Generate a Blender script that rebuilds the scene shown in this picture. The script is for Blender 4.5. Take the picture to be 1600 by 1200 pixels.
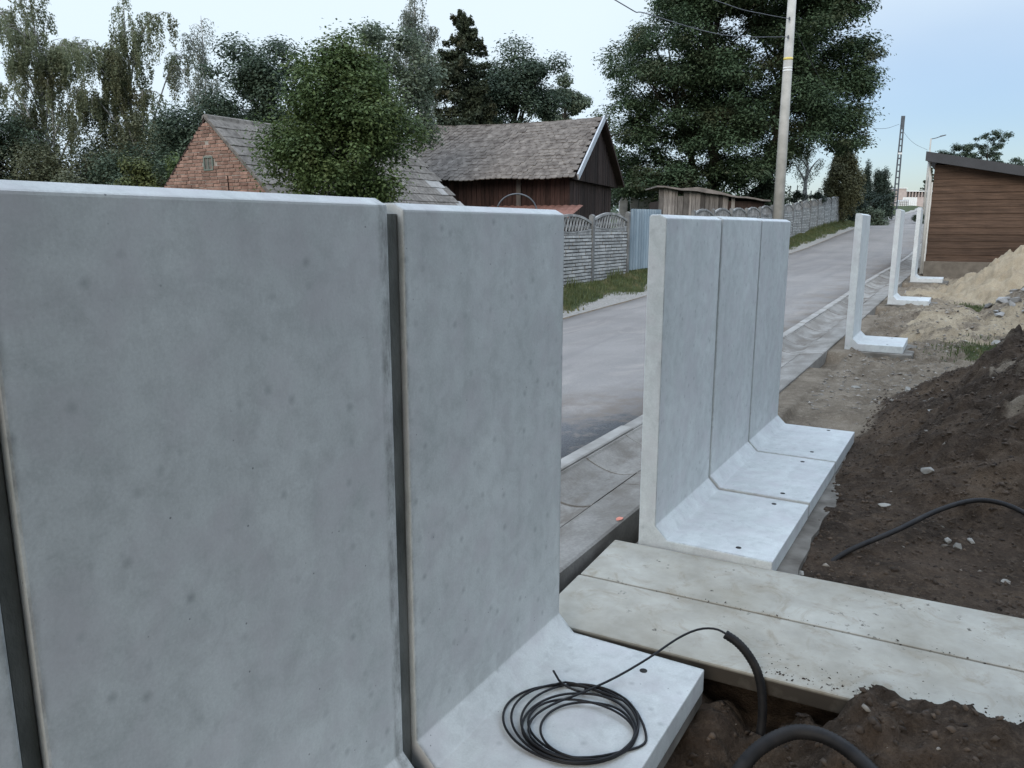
import bpy, bmesh, math, random
import numpy as np
from mathutils import Vector, Matrix

for o in list(bpy.data.objects):
    bpy.data.objects.remove(o)
S = bpy.context.scene
COL = S.collection
R = math.radians

# ------------------------------------------------------------------ camera
cd = bpy.data.cameras.new('camera')
cam = bpy.data.objects.new('camera', cd)
COL.objects.link(cam)
cd.sensor_width = 36.0
cd.lens = 36.0 * 1227.4 / 1600.0
cd.clip_start = 0.05
cd.clip_end = 3000
cam.location = (1.35, -2.679, 1.623)
cam.rotation_euler = (R(78.774), R(-0.037), R(30.504))
S.camera = cam

# ------------------------------------------------------------------ sky, sun, exposure
SUN_EL, SUN_AZ = 28.0, 172.0          # azimuth measured clockwise from +Y
W = bpy.data.worlds.new('World')
S.world = W
W.use_nodes = True
nt = W.node_tree
nt.nodes.clear()
N = nt.nodes.new
L = nt.links.new
out = N('ShaderNodeOutputWorld')
bg = N('ShaderNodeBackground')
sky = N('ShaderNodeTexSky')
sky.sky_type = 'NISHITA'
sky.sun_disc = False
sky.sun_elevation = R(SUN_EL)
sky.sun_rotation = R(SUN_AZ)
sky.air_density = 1.0
sky.dust_density = 1.2
tc = N('ShaderNodeTexCoord')
sep = N('ShaderNodeSeparateXYZ')
L(tc.outputs['Generated'], sep.inputs[0])
# overcast veil: paler and brighter towards the zenith, thin near the horizon
vr = N('ShaderNodeValToRGB')
vr.color_ramp.elements[0].position = 0.0
vr.color_ramp.elements[0].color = (6.6, 7.9, 9.0, 1)
vr.color_ramp.elements[1].position = 1.0
vr.color_ramp.elements[1].color = (12.8, 15.5, 19.5, 1)
for p_, c_ in ((0.26, (6.7, 7.8, 8.7, 1)), (0.55, (11.2, 13.4, 16.4, 1))):
    e = vr.color_ramp.elements.new(p_)
    e.color = c_
L(sep.outputs['Z'], vr.inputs[0])
mp = N('ShaderNodeMapping')
mp.inputs['Scale'].default_value = (1.3, 1.3, 3.2)
mp.inputs['Location'].default_value = (0.35, 0.1, 0.0)
L(tc.outputs['Generated'], mp.inputs[0])
nz = N('ShaderNodeTexNoise')
nz.inputs['Scale'].default_value = 1.4
nz.inputs['Detail'].default_value = 4.0
nz.inputs['Roughness'].default_value = 0.5
L(mp.outputs[0], nz.inputs[0])
# the veil covers the sky except for a soft clearer gap low in the north
dp = N('ShaderNodeVectorMath'); dp.operation = 'DOT_PRODUCT'
L(tc.outputs['Generated'], dp.inputs[0]); dp.inputs[1].default_value = (0.30, 0.948, 0.10)
g1 = N('ShaderNodeMapRange'); g1.interpolation_type = 'SMOOTHSTEP'
L(dp.outputs['Value'], g1.inputs[0]); g1.inputs[1].default_value = 0.70; g1.inputs[2].default_value = 0.97
g2 = N('ShaderNodeMapRange'); g2.interpolation_type = 'SMOOTHSTEP'
zz_ = N('ShaderNodeMath'); zz_.operation = 'MULTIPLY_ADD'
L(nz.outputs['Fac'], zz_.inputs[0]); zz_.inputs[1].default_value = 0.16; L(sep.outputs['Z'], zz_.inputs[2])
L(zz_.outputs[0], g2.inputs[0]); g2.inputs[1].default_value = 0.42; g2.inputs[2].default_value = 0.17
g3 = N('ShaderNodeMath'); g3.operation = 'MULTIPLY'
L(g1.outputs[0], g3.inputs[0]); L(g2.outputs[0], g3.inputs[1])
m3 = N('ShaderNodeMath'); m3.operation = 'MULTIPLY_ADD'; m3.use_clamp = True
L(g3.outputs[0], m3.inputs[0]); m3.inputs[1].default_value = -0.95; m3.inputs[2].default_value = 1.0
clear = N('ShaderNodeMix'); clear.data_type = 'RGBA'; clear.blend_type = 'MULTIPLY'
clear.inputs['Factor'].default_value = 1.0
L(sky.outputs[0], clear.inputs['A'])
clear.inputs['B'].default_value = (0.80, 0.85, 0.97, 1)
mx = N('ShaderNodeMix'); mx.data_type = 'RGBA'
L(m3.outputs[0], mx.inputs['Factor'])
L(clear.outputs['Result'], mx.inputs['A'])
L(vr.outputs[0], mx.inputs['B'])
L(mx.outputs['Result'], bg.inputs[0])
bg.inputs[1].default_value = 0.09
L(bg.outputs[0], out.inputs[0])

sd = bpy.data.lights.new('sun', 'SUN')
sd.energy = 1.45
sd.angle = R(30)
sd.color = (1.0, 0.90, 0.78)
sun = bpy.data.objects.new('sun', sd)
COL.objects.link(sun)
sun.rotation_euler = (R(90 - SUN_EL), 0, R(180 - SUN_AZ))   # light arrives from azimuth SUN_AZ
S.view_settings.view_transform = 'Standard'
S.view_settings.look = 'None'
S.view_settings.exposure = 0.46
S.view_settings.gamma = 1.0
S.view_settings.use_curve_mapping = False

# ------------------------------------------------------------------ helpers: objects
rng = np.random.default_rng(7)
random.seed(7)


def link(o, parent=None):
    COL.objects.link(o)
    if parent is not None:
        o.parent = parent
    return o


def thing(name, label, cat, loc=(0, 0, 0), rotz=0.0, group=None):
    o = bpy.data.objects.new(name, None)
    o.empty_display_size = 0.2
    link(o)
    o.location = loc
    o.rotation_euler = (0, 0, rotz)
    o['label'] = label
    o['category'] = cat
    if group:
        o['group'] = group
    return o


def tag(o, label=None, cat=None, group=None, kind=None):
    if label: o['label'] = label
    if cat: o['category'] = cat
    if group: o['group'] = group
    if kind: o['kind'] = kind
    return o


class MB:
    """collects faces, then becomes one mesh"""
    def __init__(s):
        s.v = []; s.f = []

    def add(s, vs, fs):
        b = len(s.v)
        s.v += [tuple(p) for p in vs]
        s.f += [tuple(i + b for i in f) for f in fs]
        return s

    def box(s, x0, x1, y0, y1, z0, z1, M=None):
        vs = [Vector(p) for p in ((x0, y0, z0), (x1, y0, z0), (x1, y1, z0), (x0, y1, z0), (x0, y0, z1), (x1, y0, z1), (x1, y1, z1), (x0, y1, z1))]
        if M is not None:
            vs = [M @ p for p in vs]
        return s.add(vs, [(0, 3, 2, 1), (4, 5, 6, 7), (0, 1, 5, 4), (1, 2, 6, 5), (2, 3, 7, 6), (3, 0, 4, 7)])

    def bar(s, a, b, w, h=None, up=(0, 0, 1)):
        a, b = Vector(a), Vector(b)
        h = h or w
        t = (b - a).normalized()
        u = Vector(up)
        if abs(t.dot(u)) > 0.95: u = Vector((1, 0, 0))
        r = t.cross(u).normalized(); u = r.cross(t)
        vs = []
        for p in (a, b):
            for sx, sy in ((-1, -1), (1, -1), (1, 1), (-1, 1)):
                vs.append(p + r * sx * w / 2 + u * sy * h / 2)
        return s.add(vs, [(3, 2, 1, 0), (4, 5, 6, 7), (0, 1, 5, 4), (1, 2, 6, 5), (2, 3, 7, 6), (3, 0, 4, 7)])

    def tube(s, pts, rad, n=8, cap=True):
        pts = [Vector(p) for p in pts]
        if not hasattr(rad, '__len__'): rad = [rad] * len(pts)
        vs = []; fs = []
        u = None
        for i, p in enumerate(pts):
            t = (pts[min(i + 1, len(pts) - 1)] - pts[max(i - 1, 0)])
            t = t.normalized() if t.length > 1e-9 else Vector((0, 0, 1))
            if u is None:
                u = t.cross(Vector((0, 0, 1)) if abs(t.z) < 0.9 else Vector((1, 0, 0))).normalized()
            else:
                u = (u - t * u.dot(t)).normalized()
            w = t.cross(u)
            for k in range(n):
                a = 2 * math.pi * k / n
                vs.append(p + (u * math.cos(a) + w * math.sin(a)) * rad[i])
        for i in range(len(pts) - 1):
            for k in range(n):
                a = i * n + k; b = i * n + (k + 1) % n
                fs.append((a, b, b + n, a + n))
        if cap:
            fs.append(tuple(range(n - 1, -1, -1)))
            fs.append(tuple(range((len(pts) - 1) * n, len(pts) * n)))
        return s.add(vs, fs)

    def prism(s, poly, a, b, axis='y'):
        """extrude a 2-D polygon (list of (p,q)) along an axis from a to b"""
        n = len(poly)
        def P(pq, t):
            return {'y': (pq[0], t, pq[1]), 'x': (t, pq[0], pq[1]), 'z': (pq[0], pq[1], t)}[axis]
        vs = [P(p, a) for p in poly] + [P(p, b) for p in poly]
        fs = [tuple(range(n)), tuple(range(2 * n - 1, n - 1, -1))]
        fs += [(i, i + n, (i + 1) % n + n, (i + 1) % n) for i in range(n)]
        return s.add(vs, fs)

    def mesh(s, name, m=None, smooth=False, bevel=0.0, seg=1):
        me = bpy.data.meshes.new(name)
        me.from_pydata(s.v, [], s.f)
        bm = bmesh.new(); bm.from_mesh(me)
        bmesh.ops.recalc_face_normals(bm, faces=bm.faces)
        if bevel:
            ed = [e for e in bm.edges if len(e.link_faces) == 2 and e.calc_face_angle(0) > 0.5]
            bmesh.ops.bevel(bm, geom=ed, offset=bevel, segments=seg, affect='EDGES', profile=0.6, clamp_overlap=True)
        bm.to_mesh(me); bm.free()
        if smooth:
            me.polygons.foreach_set('use_smooth', [True] * len(me.polygons))
        if m: me.materials.append(m)
        return me

    def build(s, name, m=None, parent=None, **k):
        return link(bpy.data.objects.new(name, s.mesh(name, m, **k)), parent)


def put(name, me, parent=None, M=None):
    o = bpy.data.objects.new(name, me)
    link(o, parent)
    if M is not None: o.matrix_basis = M
    return o


def np_mesh(name, V, F, m=None, smooth=False):
    """V (n,3), F (k,q) arrays -> mesh"""
    me = bpy.data.meshes.new(name)
    k, q = F.shape
    me.vertices.add(len(V)); me.vertices.foreach_set('co', np.ascontiguousarray(V, dtype=np.float32).ravel())
    me.loops.add(k * q); me.loops.foreach_set('vertex_index', np.ascontiguousarray(F, dtype=np.int32).ravel())
    me.polygons.add(k); me.polygons.foreach_set('loop_start', np.arange(0, k * q, q, dtype=np.int32))
    if smooth: me.polygons.foreach_set('use_smooth', np.ones(k, dtype=bool))
    me.update(calc_edges=True)
    if m: me.materials.append(m)
    return me


def spline(pts, n=8):
    p = [Vector(a) for a in pts]
    p = [p[0] * 2 - p[1]] + p + [p[-1] * 2 - p[-2]]
    o = []
    for i in range(1, len(p) - 2):
        for k in range(n):
            t = k / n
            a, b, c, d = p[i - 1], p[i], p[i + 1], p[i + 2]
            o.append(0.5 * ((2 * b) + (c - a) * t + (2 * a - 5 * b + 4 * c - d) * t * t + (3 * b - a - 3 * c + d) * t ** 3))
    o.append(p[-2])
    return o


def hashn(ix, iy, s):
    h = (ix.astype(np.int64) * 374761393 + iy.astype(np.int64) * 668265263 + s * 974634777) & 0xffffffff
    h = ((h ^ (h >> 13)) * 1274126177) & 0xffffffff
    return ((h ^ (h >> 16)) & 0xffff) / 65535.0


def vnoise(x, y, s=0):
    ix = np.floor(x); iy = np.floor(y)
    fx = x - ix; fy = y - iy
    fx = fx * fx * (3 - 2 * fx); fy = fy * fy * (3 - 2 * fy)
    a = hashn(ix, iy, s); b = hashn(ix + 1, iy, s); c = hashn(ix, iy + 1, s); d = hashn(ix + 1, iy + 1, s)
    return (a * (1 - fx) + b * fx) * (1 - fy) + (c * (1 - fx) + d * fx) * fy - 0.5


def fbm(x, y, f=1.0, octs=4, s=0, g=0.5):
    r = 0; a = 1.0
    for i in range(octs):
        r = r + a * vnoise(x * f, y * f, s + i * 17)
        f *= 2.03; a *= g
    return r


def sst(t):
    t = np.clip(t, 0, 1)
    return t * t * (3 - 2 * t)

# ------------------------------------------------------------------ helpers: materials


class Mat:
    def __init__(s, name, rough=0.8, spec=0.3):
        s.m = bpy.data.materials.new(name)
        s.m.use_nodes = True
        s.t = s.m.node_tree
        s.b = s.t.nodes['Principled BSDF']
        s.b.inputs['Roughness'].default_value = rough
        s.b.inputs['Specular IOR Level'].default_value = spec
        s.geo = s.n('ShaderNodeNewGeometry')
        s.pos = s.geo.outputs['Position']

    def n(s, t, **k):
        nd = s.t.nodes.new(t)
        for a, b in k.items(): setattr(nd, a, b)
        return nd

    def l(s, a, b): s.t.links.new(a, b)

    def obj(s):
        return s.n('ShaderNodeTexCoord').outputs['Object']

    def map(s, vec, scale=(1, 1, 1), loc=(0, 0, 0), rot=(0, 0, 0)):
        m = s.n('ShaderNodeMapping')
        m.inputs['Scale'].default_value = scale; m.inputs['Location'].default_value = loc
        m.inputs['Rotation'].default_value = rot
        s.l(vec, m.inputs[0]); return m.outputs[0]

    def noise(s, vec, scale, detail=4, rough=0.55, dist=0.0):
        k = s.n('ShaderNodeTexNoise')
        k.inputs['Scale'].default_value = scale; k.inputs['Detail'].default_value = detail
        k.inputs['Roughness'].default_value = rough; k.inputs['Distortion'].default_value = dist
        s.l(vec, k.inputs['Vector']); return k.outputs['Fac']

    def voro(s, vec, scale, rand=1.0):
        k = s.n('ShaderNodeTexVoronoi')
        k.inputs['Scale'].default_value = scale; k.inputs['Randomness'].default_value = rand
        s.l(vec, k.inputs['Vector']); return k

    def ramp(s, fac, *stops):
        r = s.n('ShaderNodeValToRGB'); e = r.color_ramp.elements
        while len(e) < len(stops): e.new(0.5)
        for el, (p, c) in zip(e, stops):
            el.position = p
            el.color = (c, c, c, 1) if not hasattr(c, '__len__') else (*c, 1)
        s.l(fac, r.inputs[0]); return r.outputs[0]

    def mix(s, fac, a, b, mode='MIX'):
        k = s.n('ShaderNodeMix', data_type='RGBA', blend_type=mode)
        for x, nm in ((fac, 'Factor'), (a, 'A'), (b, 'B')):
            i = k.inputs[nm] if nm == 'Factor' else [q for q in k.inputs if q.name == nm and q.type == 'RGBA'][0]
            if hasattr(x, 'links'): s.l(x, i)
            elif hasattr(x, '__len__'): i.default_value = (*x, 1)
            else: i.default_value = x if nm == 'Factor' else (x, x, x, 1)
        return [q for q in k.outputs if q.type == 'RGBA'][0]

    def math(s, op, a, b=None, c=None, clamp=False):
        k = s.n('ShaderNodeMath', operation=op); k.use_clamp = clamp
        for i, x in enumerate((a, b, c)):
            if x is None: continue
            if hasattr(x, 'links'): s.l(x, k.inputs[i])
            else: k.inputs[i].default_value = x
        return k.outputs[0]

    def sep(s, vec):
        k = s.n('ShaderNodeSeparateXYZ'); s.l(vec, k.inputs[0]); return k.outputs

    def rand(s):
        return s.n('ShaderNodeObjectInfo').outputs['Random']

    def island(s):
        return s.geo.outputs['Random Per Island']

    def attr(s, name):
        k = s.n('ShaderNodeAttribute'); k.attribute_name = name; return k.outputs['Color']

    def color(s, c):
        if hasattr(c, 'links'): s.l(c, s.b.inputs['Base Color'])
        else: s.b.inputs['Base Color'].default_value = (*c, 1)
        return s

    def bump(s, h, strength=0.3, dist=0.01):
        k = s.n('ShaderNodeBump'); k.inputs['Strength'].default_value = strength; k.inputs['Distance'].default_value = dist
        s.l(h, k.inputs['Height']); s.l(k.outputs[0], s.b.inputs['Normal']); return s


def simple(name, a, b, scale=6, rough=0.8, bump=0.2, bdist=0.006, detail=5, island=0.0, rnd=0.0, spec=0.3, stretch=(1, 1, 1)):
    """two colours broken up by noise, optionally shifted per island or per object"""
    m = Mat(name, rough, spec)
    v = m.map(m.pos, stretch)
    f = m.noise(v, scale, detail)
    f2 = m.ramp(f, (0.32, 0.0), (0.68, 1.0))
    c = m.mix(f2, a, b)
    if island:
        c = m.mix(1.0, c, m.ramp(m.island(), (0, 1 - island), (1, 1 + island * 0.6)), 'MULTIPLY')
    if rnd:
        c = m.mix(1.0, c, m.ramp(m.rand(), (0, 1 - rnd), (1, 1 + rnd * 0.6)), 'MULTIPLY')
    m.color(c)
    if bump: m.bump(m.noise(v, scale * 5, 4), bump, bdist)
    return m.m


def concrete_precast():
    m = Mat('precast_concrete', 0.62, 0.35)
    p = m.pos
    o = m.obj()
    base = m.mix(m.ramp(m.noise(p, 2.3, 6, 0.6), (0.3, 0.0), (0.7, 1.0)), (0.468, 0.490, 0.482), (0.568, 0.590, 0.578))
    blot = m.ramp(m.noise(p, 13, 5, 0.65, 0.4), (0.32, 0.85), (0.55, 1.0), (0.75, 1.05))
    c = m.mix(1.0, base, blot, 'MULTIPLY')
    # vertical run marks
    st = m.ramp(m.noise(m.map(p, (4, 4, 0.35)), 1.6, 5, 0.6), (0.34, 0.955), (0.6, 1.02))
    c = m.mix(1.0, c, m.ramp(m.noise(p, 130, 3, 0.8), (0.3, 0.90), (0.7, 1.07)), 'MULTIPLY')
    c = m.mix(m.ramp(m.noise(m.map(p, (1, 1, 1), (3, 7, 1)), 7.5, 3, 0.5), (0.45, 0.0), (0.7, 0.55)), c, (0.47, 0.455, 0.465))
    c = m.mix(1.0, c, st, 'MULTIPLY')
    c = m.mix(1.0, c, m.ramp(m.rand(), (0, 0.93), (1, 1.05)), 'MULTIPLY')
    # damp smudges
    sm = m.ramp(m.noise(p, 4.1, 7, 0.72, 1.0), (0.58, 0.0), (0.80, 0.5))
    c = m.mix(sm, c, (0.32, 0.335, 0.34))
    # small dark pores and freckles
    vo = m.voro(p, 17)
    d = m.ramp(vo.outputs['Distance'], (0.03, 1.0), (0.26, 0.0))
    sx = m.n('ShaderNodeSeparateColor'); m.l(vo.outputs['Color'], sx.inputs[0])
    pick = m.ramp(sx.outputs[0], (0.55, 0.0), (1.0, 0.42))
    c = m.mix(m.math('MULTIPLY', d, pick), c, (0.16, 0.17, 0.175))
    vo2 = m.voro(p, 42)
    d2 = m.ramp(vo2.outputs['Distance'], (0.07, 1.0), (0.13, 0.0))
    sx2 = m.n('ShaderNodeSeparateColor'); m.l(vo2.outputs['Color'], sx2.inputs[0])
    c = m.mix(m.math('MULTIPLY', d2, m.ramp(sx2.outputs[1], (0.92, 0.0), (0.97, 0.8))), c, (0.12, 0.125, 0.13))
    # dirt along the moulded end edges of each element (object space)
    q = m.sep(o)
    ed = m.math('MINIMUM', q[1], m.math('SUBTRACT', 0.965, q[1]))
    em = m.ramp(ed, (0.004, 1.0), (0.017, 0.0))
    em = m.math('MULTIPLY', em, m.ramp(m.noise(m.map(p, (6, 6, 2.2)), 3.0, 6, 0.75), (0.40, 0.0), (0.60, 0.60)))
    nn = m.n('ShaderNodeSeparateXYZ'); m.l(m.geo.outputs['Normal'], nn.inputs[0])
    em = m.math('MULTIPLY', em, m.ramp(m.math('ABSOLUTE', nn.outputs[1]), (0.45, 1.0), (0.9, 0.10)))
    c = m.mix(em, c, (0.13, 0.13, 0.12))
    m.color(c)
    h = m.math('ADD', m.noise(p, 55, 5, 0.6), m.math('MULTIPLY', d2, -0.6))
    m.bump(h, 0.16, 0.004)
    return m.m


def concrete_slab():
    m = Mat('weathered_slab_concrete', 0.8, 0.25)
    p = m.pos
    c = m.mix(m.ramp(m.noise(p, 2.2, 7, 0.62), (0.32, 0.0), (0.68, 1.0)), (0.285, 0.262, 0.212), (0.435, 0.42, 0.37))
    c = m.mix(1.0, c, m.ramp(m.noise(p, 6.0, 6, 0.65), (0.30, 0.84), (0.7, 1.05)), 'MULTIPLY')
    bl = m.ramp(m.noise(p, 5.0, 7, 0.74, 1.0), (0.52, 0.0), (0.70, 0.7))
    c = m.mix(bl, c, (0.225, 0.185, 0.13))
    sp = m.ramp(m.noise(p, 22, 4, 0.7), (0.61, 0.0), (0.67, 0.9))
    sp = m.math('MULTIPLY', sp, m.ramp(m.noise(p, 3.0, 2), (0.5, 0.0), (0.6, 1.0)))
    c = m.mix(sp, c, (0.06, 0.05, 0.04))
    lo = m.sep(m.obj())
    side = m.math('MULTIPLY', m.ramp(m.math('MULTIPLY', lo[2], -10.0), (0.06, 0.0), (0.16, 1.0)), m.ramp(m.noise(p, 9, 5), (0.25, 0.75), (0.5, 1.0)))  # slab sides darkened: soil dirt plus the shade over the hole, painted in
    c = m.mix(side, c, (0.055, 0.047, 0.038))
    m.color(c)
    m.bump(m.noise(p, 60, 5), 0.22, 0.004)
    return m.m


def asphalt():
    m = Mat('worn_asphalt', 0.85, 0.25)
    p = m.pos
    q = m.sep(p)
    c = m.mix(m.ramp(m.noise(p, 0.5, 5, 0.6), (0.35, 0.0), (0.65, 1.0)), (0.182, 0.168, 0.156), (0.242, 0.225, 0.209))
    c = m.mix(1.0, c, m.ramp(m.noise(p, 75, 4, 0.85), (0.32, 0.70), (0.68, 1.24)), 'MULTIPLY')
    # long darker tyre / damp bands
    bnd = m.ramp(m.noise(m.map(p, (1.1, 0.12, 1)), 1.2, 5, 0.6, 0.6), (0.52, 0.0), (0.66, 0.5))
    c = m.mix(bnd, c, (0.145, 0.134, 0.130))
    trk = m.ramp(m.math('ABSOLUTE', m.math('ADD', m.math('PINGPONG', m.math('ADD', q[0], 1.9), 0.85), -0.42)), (0.05, 0.22), (0.30, 0.0))
    c = m.mix(m.math('MULTIPLY', trk, m.ramp(m.noise(m.map(p, (1, 0.2, 1)), 1.5, 4), (0.35, 0.3), (0.6, 1.0))), c, (0.15, 0.146, 0.142))
    ksoil = m.math('MULTIPLY', m.ramp(m.math('ADD', q[0], 2.4), (0.35, 0.0), (1.25, 1.0)), m.ramp(m.noise(p, 1.8, 8, 0.74), (0.47, 0.0), (0.60, 0.8)))
    c = m.mix(ksoil, c, (0.17, 0.142, 0.115))
    # sand washed from the verge
    ws = m.ramp(m.noise(m.map(p, (0.9, 0.45, 1)), 1.1, 7, 0.7, 0.8), (0.50, 0.0), (0.66, 0.6))
    near = m.ramp(m.math('DIVIDE', q[1], 30.0), (0.20, 0.85), (0.75, 0.25))
    c = m.mix(m.math('MULTIPLY', ws, near), c, (0.335, 0.30, 0.265))
    # newly laid darker asphalt at the near end with a ragged sandy rim
    edge = m.math('ADD', q[1], m.math('MULTIPLY', q[0], -0.33))
    edge = m.math('ADD', edge, m.math('MULTIPLY_ADD', m.noise(p, 1.3, 6, 0.7, 0.6), 3.2, -1.6))
    new = m.ramp(m.math('DIVIDE', edge, 10.0), (0.36, 1.0), (0.41, 0.0))
    fresh = m.mix(m.ramp(m.noise(p, 70, 3, 0.8), (0.35, 0.0), (0.72, 1.0)), (0.072, 0.074, 0.078), (0.155, 0.157, 0.160))
    dust = m.ramp(m.noise(p, 5, 8, 0.78), (0.52, 0.0), (0.64, 0.85))
    fresh = m.mix(dust, fresh, (0.20, 0.18, 0.16))
    c = m.mix(new, c, fresh)
    rim = m.math('MULTIPLY', m.ramp(m.math('DIVIDE', edge, 10.0), (0.36, 0.0), (0.44, 0.9), (0.56, 0.0)), m.ramp(m.noise(p, 2.6, 7, 0.75), (0.42, 0.0), (0.6, 1.0)))
    c = m.mix(rim, c, (0.15, 0.125, 0.105))
    m.color(c)
    m.bump(m.noise(p, 120, 3, 0.8), 0.35, 0.006)
    return m.m


def gutter_mat():
    m = Mat('gutter_concrete', 0.85, 0.25)
    p = m.pos
    c = m.mix(m.ramp(m.noise(p, 3.0, 6, 0.6), (0.3, 0.0), (0.7, 1.0)), (0.180, 0.166, 0.147), (0.300, 0.284, 0.258))
    c = m.mix(1.0, c, m.ramp(m.noise(p, 60, 3), (0.3, 0.85), (0.7, 1.1)), 'MULTIPLY')
    c = m.mix(1.0, c, m.ramp(m.rand(), (0, 0.86), (1, 1.08)), 'MULTIPLY')
    q = m.sep(p)
    low = m.ramp(m.math('ABSOLUTE', m.math('ADD', q[0], 0.66)), (0.08, 1.0), (0.30, 0.45))
    dirt = m.math('MULTIPLY', low, m.ramp(m.noise(m.map(p, (2.0, 0.9, 1)), 2.0, 7, 0.70), (0.44, 0.0), (0.58, 0.72)))
    c = m.mix(dirt, c, (0.115, 0.095, 0.075))
    m.color(c)
    m.bump(m.noise(p, 70, 4), 0.25, 0.004)
    return m.m


def ground_mat():
    m = Mat('site_soil', 0.95, 0.12)
    p = m.pos
    a = m.attr('soil')
    sc = m.n('ShaderNodeSeparateColor'); m.l(a, sc.inputs[0])
    n1 = m.noise(p, 2.5, 8, 0.7); n2 = m.noise(p, 18, 6, 0.7); n3 = m.noise(p, 75, 4, 0.7)
    dirt = m.mix(m.ramp(n1, (0.35, 0.0), (0.65, 1.0)), (0.112, 0.088, 0.064), (0.225, 0.185, 0.140))
    dirt = m.mix(m.ramp(n2, (0.5, 0.0), (0.72, 0.7)), dirt, (0.285, 0.240, 0.185))
    dark = m.mix(m.ramp(n1, (0.35, 0.0), (0.7, 1.0)), (0.027, 0.0198, 0.0146), (0.082, 0.059, 0.0425))
    dark = m.mix(m.ramp(m.noise(m.map(p, (1, 1, 1), (5, 3, 1)), 1.6, 5, 0.65), (0.5, 0.0), (0.66, 0.75)), dark, (0.115, 0.082, 0.056))
    dark = m.mix(m.ramp(n2, (0.50, 0.0), (0.75, 0.65)), dark, (0.135, 0.102, 0.075))
    sand = m.mix(m.ramp(n1, (0.3, 0.0), (0.7, 1.0)), (0.25, 0.197, 0.132), (0.40, 0.335, 0.238))
    sand = m.mix(m.ramp(n2, (0.55, 0.0), (0.75, 0.6)), sand, (0.24, 0.19, 0.14))
    grass = m.mix(m.ramp(n2, (0.35, 0.0), (0.65, 1.0)), (0.030, 0.048, 0.020), (0.075, 0.085, 0.040))
    q = m.sep(p)
    sand = m.mix(m.ramp(q[0], (0.0, 1.0), (0.001, 0.0)), sand, m.mix(m.ramp(n2, (0.3, 0.0), (0.7, 1.0)), (0.22, 0.207, 0.185), (0.37, 0.355, 0.33)))
    br = m.math('MULTIPLY_ADD', n2, 0.8, -0.4)
    fs = m.ramp(m.math('ADD', sc.outputs[0], br), (0.38, 0.0), (0.62, 1.0))
    fd = m.ramp(m.math('ADD', sc.outputs[1], br), (0.38, 0.0), (0.62, 1.0))
    fg = m.ramp(m.math('ADD', sc.outputs[2], br), (0.42, 0.0), (0.58, 1.0))
    c = m.mix(fs, dirt, sand)
    c = m.mix(fd, c, dark)
    c = m.mix(fg, c, grass)
    c = m.mix(1.0, c, m.ramp(n3, (0.3, 0.72), (0.7, 1.22)), 'MULTIPLY')
    m.color(c)
    m.bump(m.math('ADD', m.math('MULTIPLY', n2, 0.8), n3), 0.7, 0.03)
    return m.m


def leaf_mat(name, dark, light, tint=None, scale=0.6, trans=0.18, rough=0.6):
    """leaf colour varies leaf by leaf and limb by limb"""
    m = Mat(name, rough, 0.25)
    f = m.math('ADD', m.math('MULTIPLY', m.island(), 0.34), m.math('MULTIPLY', m.noise(m.pos, scale, 4, 0.65), 0.92))
    c = m.mix(m.ramp(f, (0.28, 0.0), (0.88, 1.0)), dark, light)
    if tint is not None:
        c = m.mix(m.ramp(m.noise(m.map(m.pos, (1, 1, 1), (9, 4, 2)), scale * 1.4, 3), (0.52, 0.0), (0.70, 0.85)), c, tint)
    m.color(c)
    tr = m.n('ShaderNodeBsdfTranslucent'); m.l(c, tr.inputs[0])
    ms = m.n('ShaderNodeMixShader'); ms.inputs[0].default_value = trans
    outn = m.t.nodes['Material Output']
    m.l(m.b.outputs[0], ms.inputs[1]); m.l(tr.outputs[0], ms.inputs[2]); m.l(ms.outputs[0], outn.inputs[0])
    return m.m


def wood_mat(name, a, b, rnd=0.25, island=0.0, axis='z', rust=None):
    m = Mat(name, 0.85, 0.2)
    st = {'z': (14, 14, 0.9), 'x': (0.7, 14, 14), 'y': (14, 0.7, 14)}[axis]
    v = m.map(m.pos, st)
    c = m.mix(m.ramp(m.noise(v, 2.2, 5, 0.65), (0.3, 0.0), (0.7, 1.0)), a, b)
    c = m.mix(1.0, c, m.ramp(m.noise(m.pos, 1.3, 5, 0.65), (0.3, 0.75), (0.7, 1.12)), 'MULTIPLY')
    if rnd: c = m.mix(1.0, c, m.ramp(m.rand(), (0, 1 - rnd), (1, 1 + rnd)), 'MULTIPLY')
    if island: c = m.mix(1.0, c, m.ramp(m.island(), (0, 1 - island), (1, 1 + island)), 'MULTIPLY')
    if rust is not None:
        c = m.mix(m.ramp(m.noise(m.pos, 0.9, 4), (0.5, 0.0), (0.62, 0.8)), c, rust)
    m.color(c); m.bump(m.noise(v, 5, 4), 0.4, 0.006)
    return m.m


M_pre = concrete_precast()
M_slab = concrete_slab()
M_asph = asphalt()
M_gut = gutter_mat()
M_soil = ground_mat()
M_kerb = simple('kerb_concrete', (0.205, 0.192, 0.172), (0.335, 0.32, 0.295), 4, 0.85, 0.3, detail=7, rnd=0.1)
M_void = simple('dark_socket_shade', (0.02, 0.02, 0.02), (0.035, 0.033, 0.03), 30, 0.9, 0)
M_filler = simple('joint_mortar', (0.060, 0.062, 0.054), (0.165, 0.165, 0.150), 7, 0.95, 0.8, bdist=0.012, detail=8, stretch=(1, 1, 0.5))
M_lean = simple('lean_concrete', (0.065, 0.055, 0.045), (0.22, 0.205, 0.18), 4, 0.9, 0.5, detail=8)
M_orange = simple('orange_paint', (0.62, 0.20, 0.14), (0.70, 0.28, 0.20), 20, 0.7, 0)
M_cable = simple('cable_black', (0.004, 0.004, 0.005), (0.010, 0.010, 0.012), 20, 0.5, 0, spec=0.3)
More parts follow.
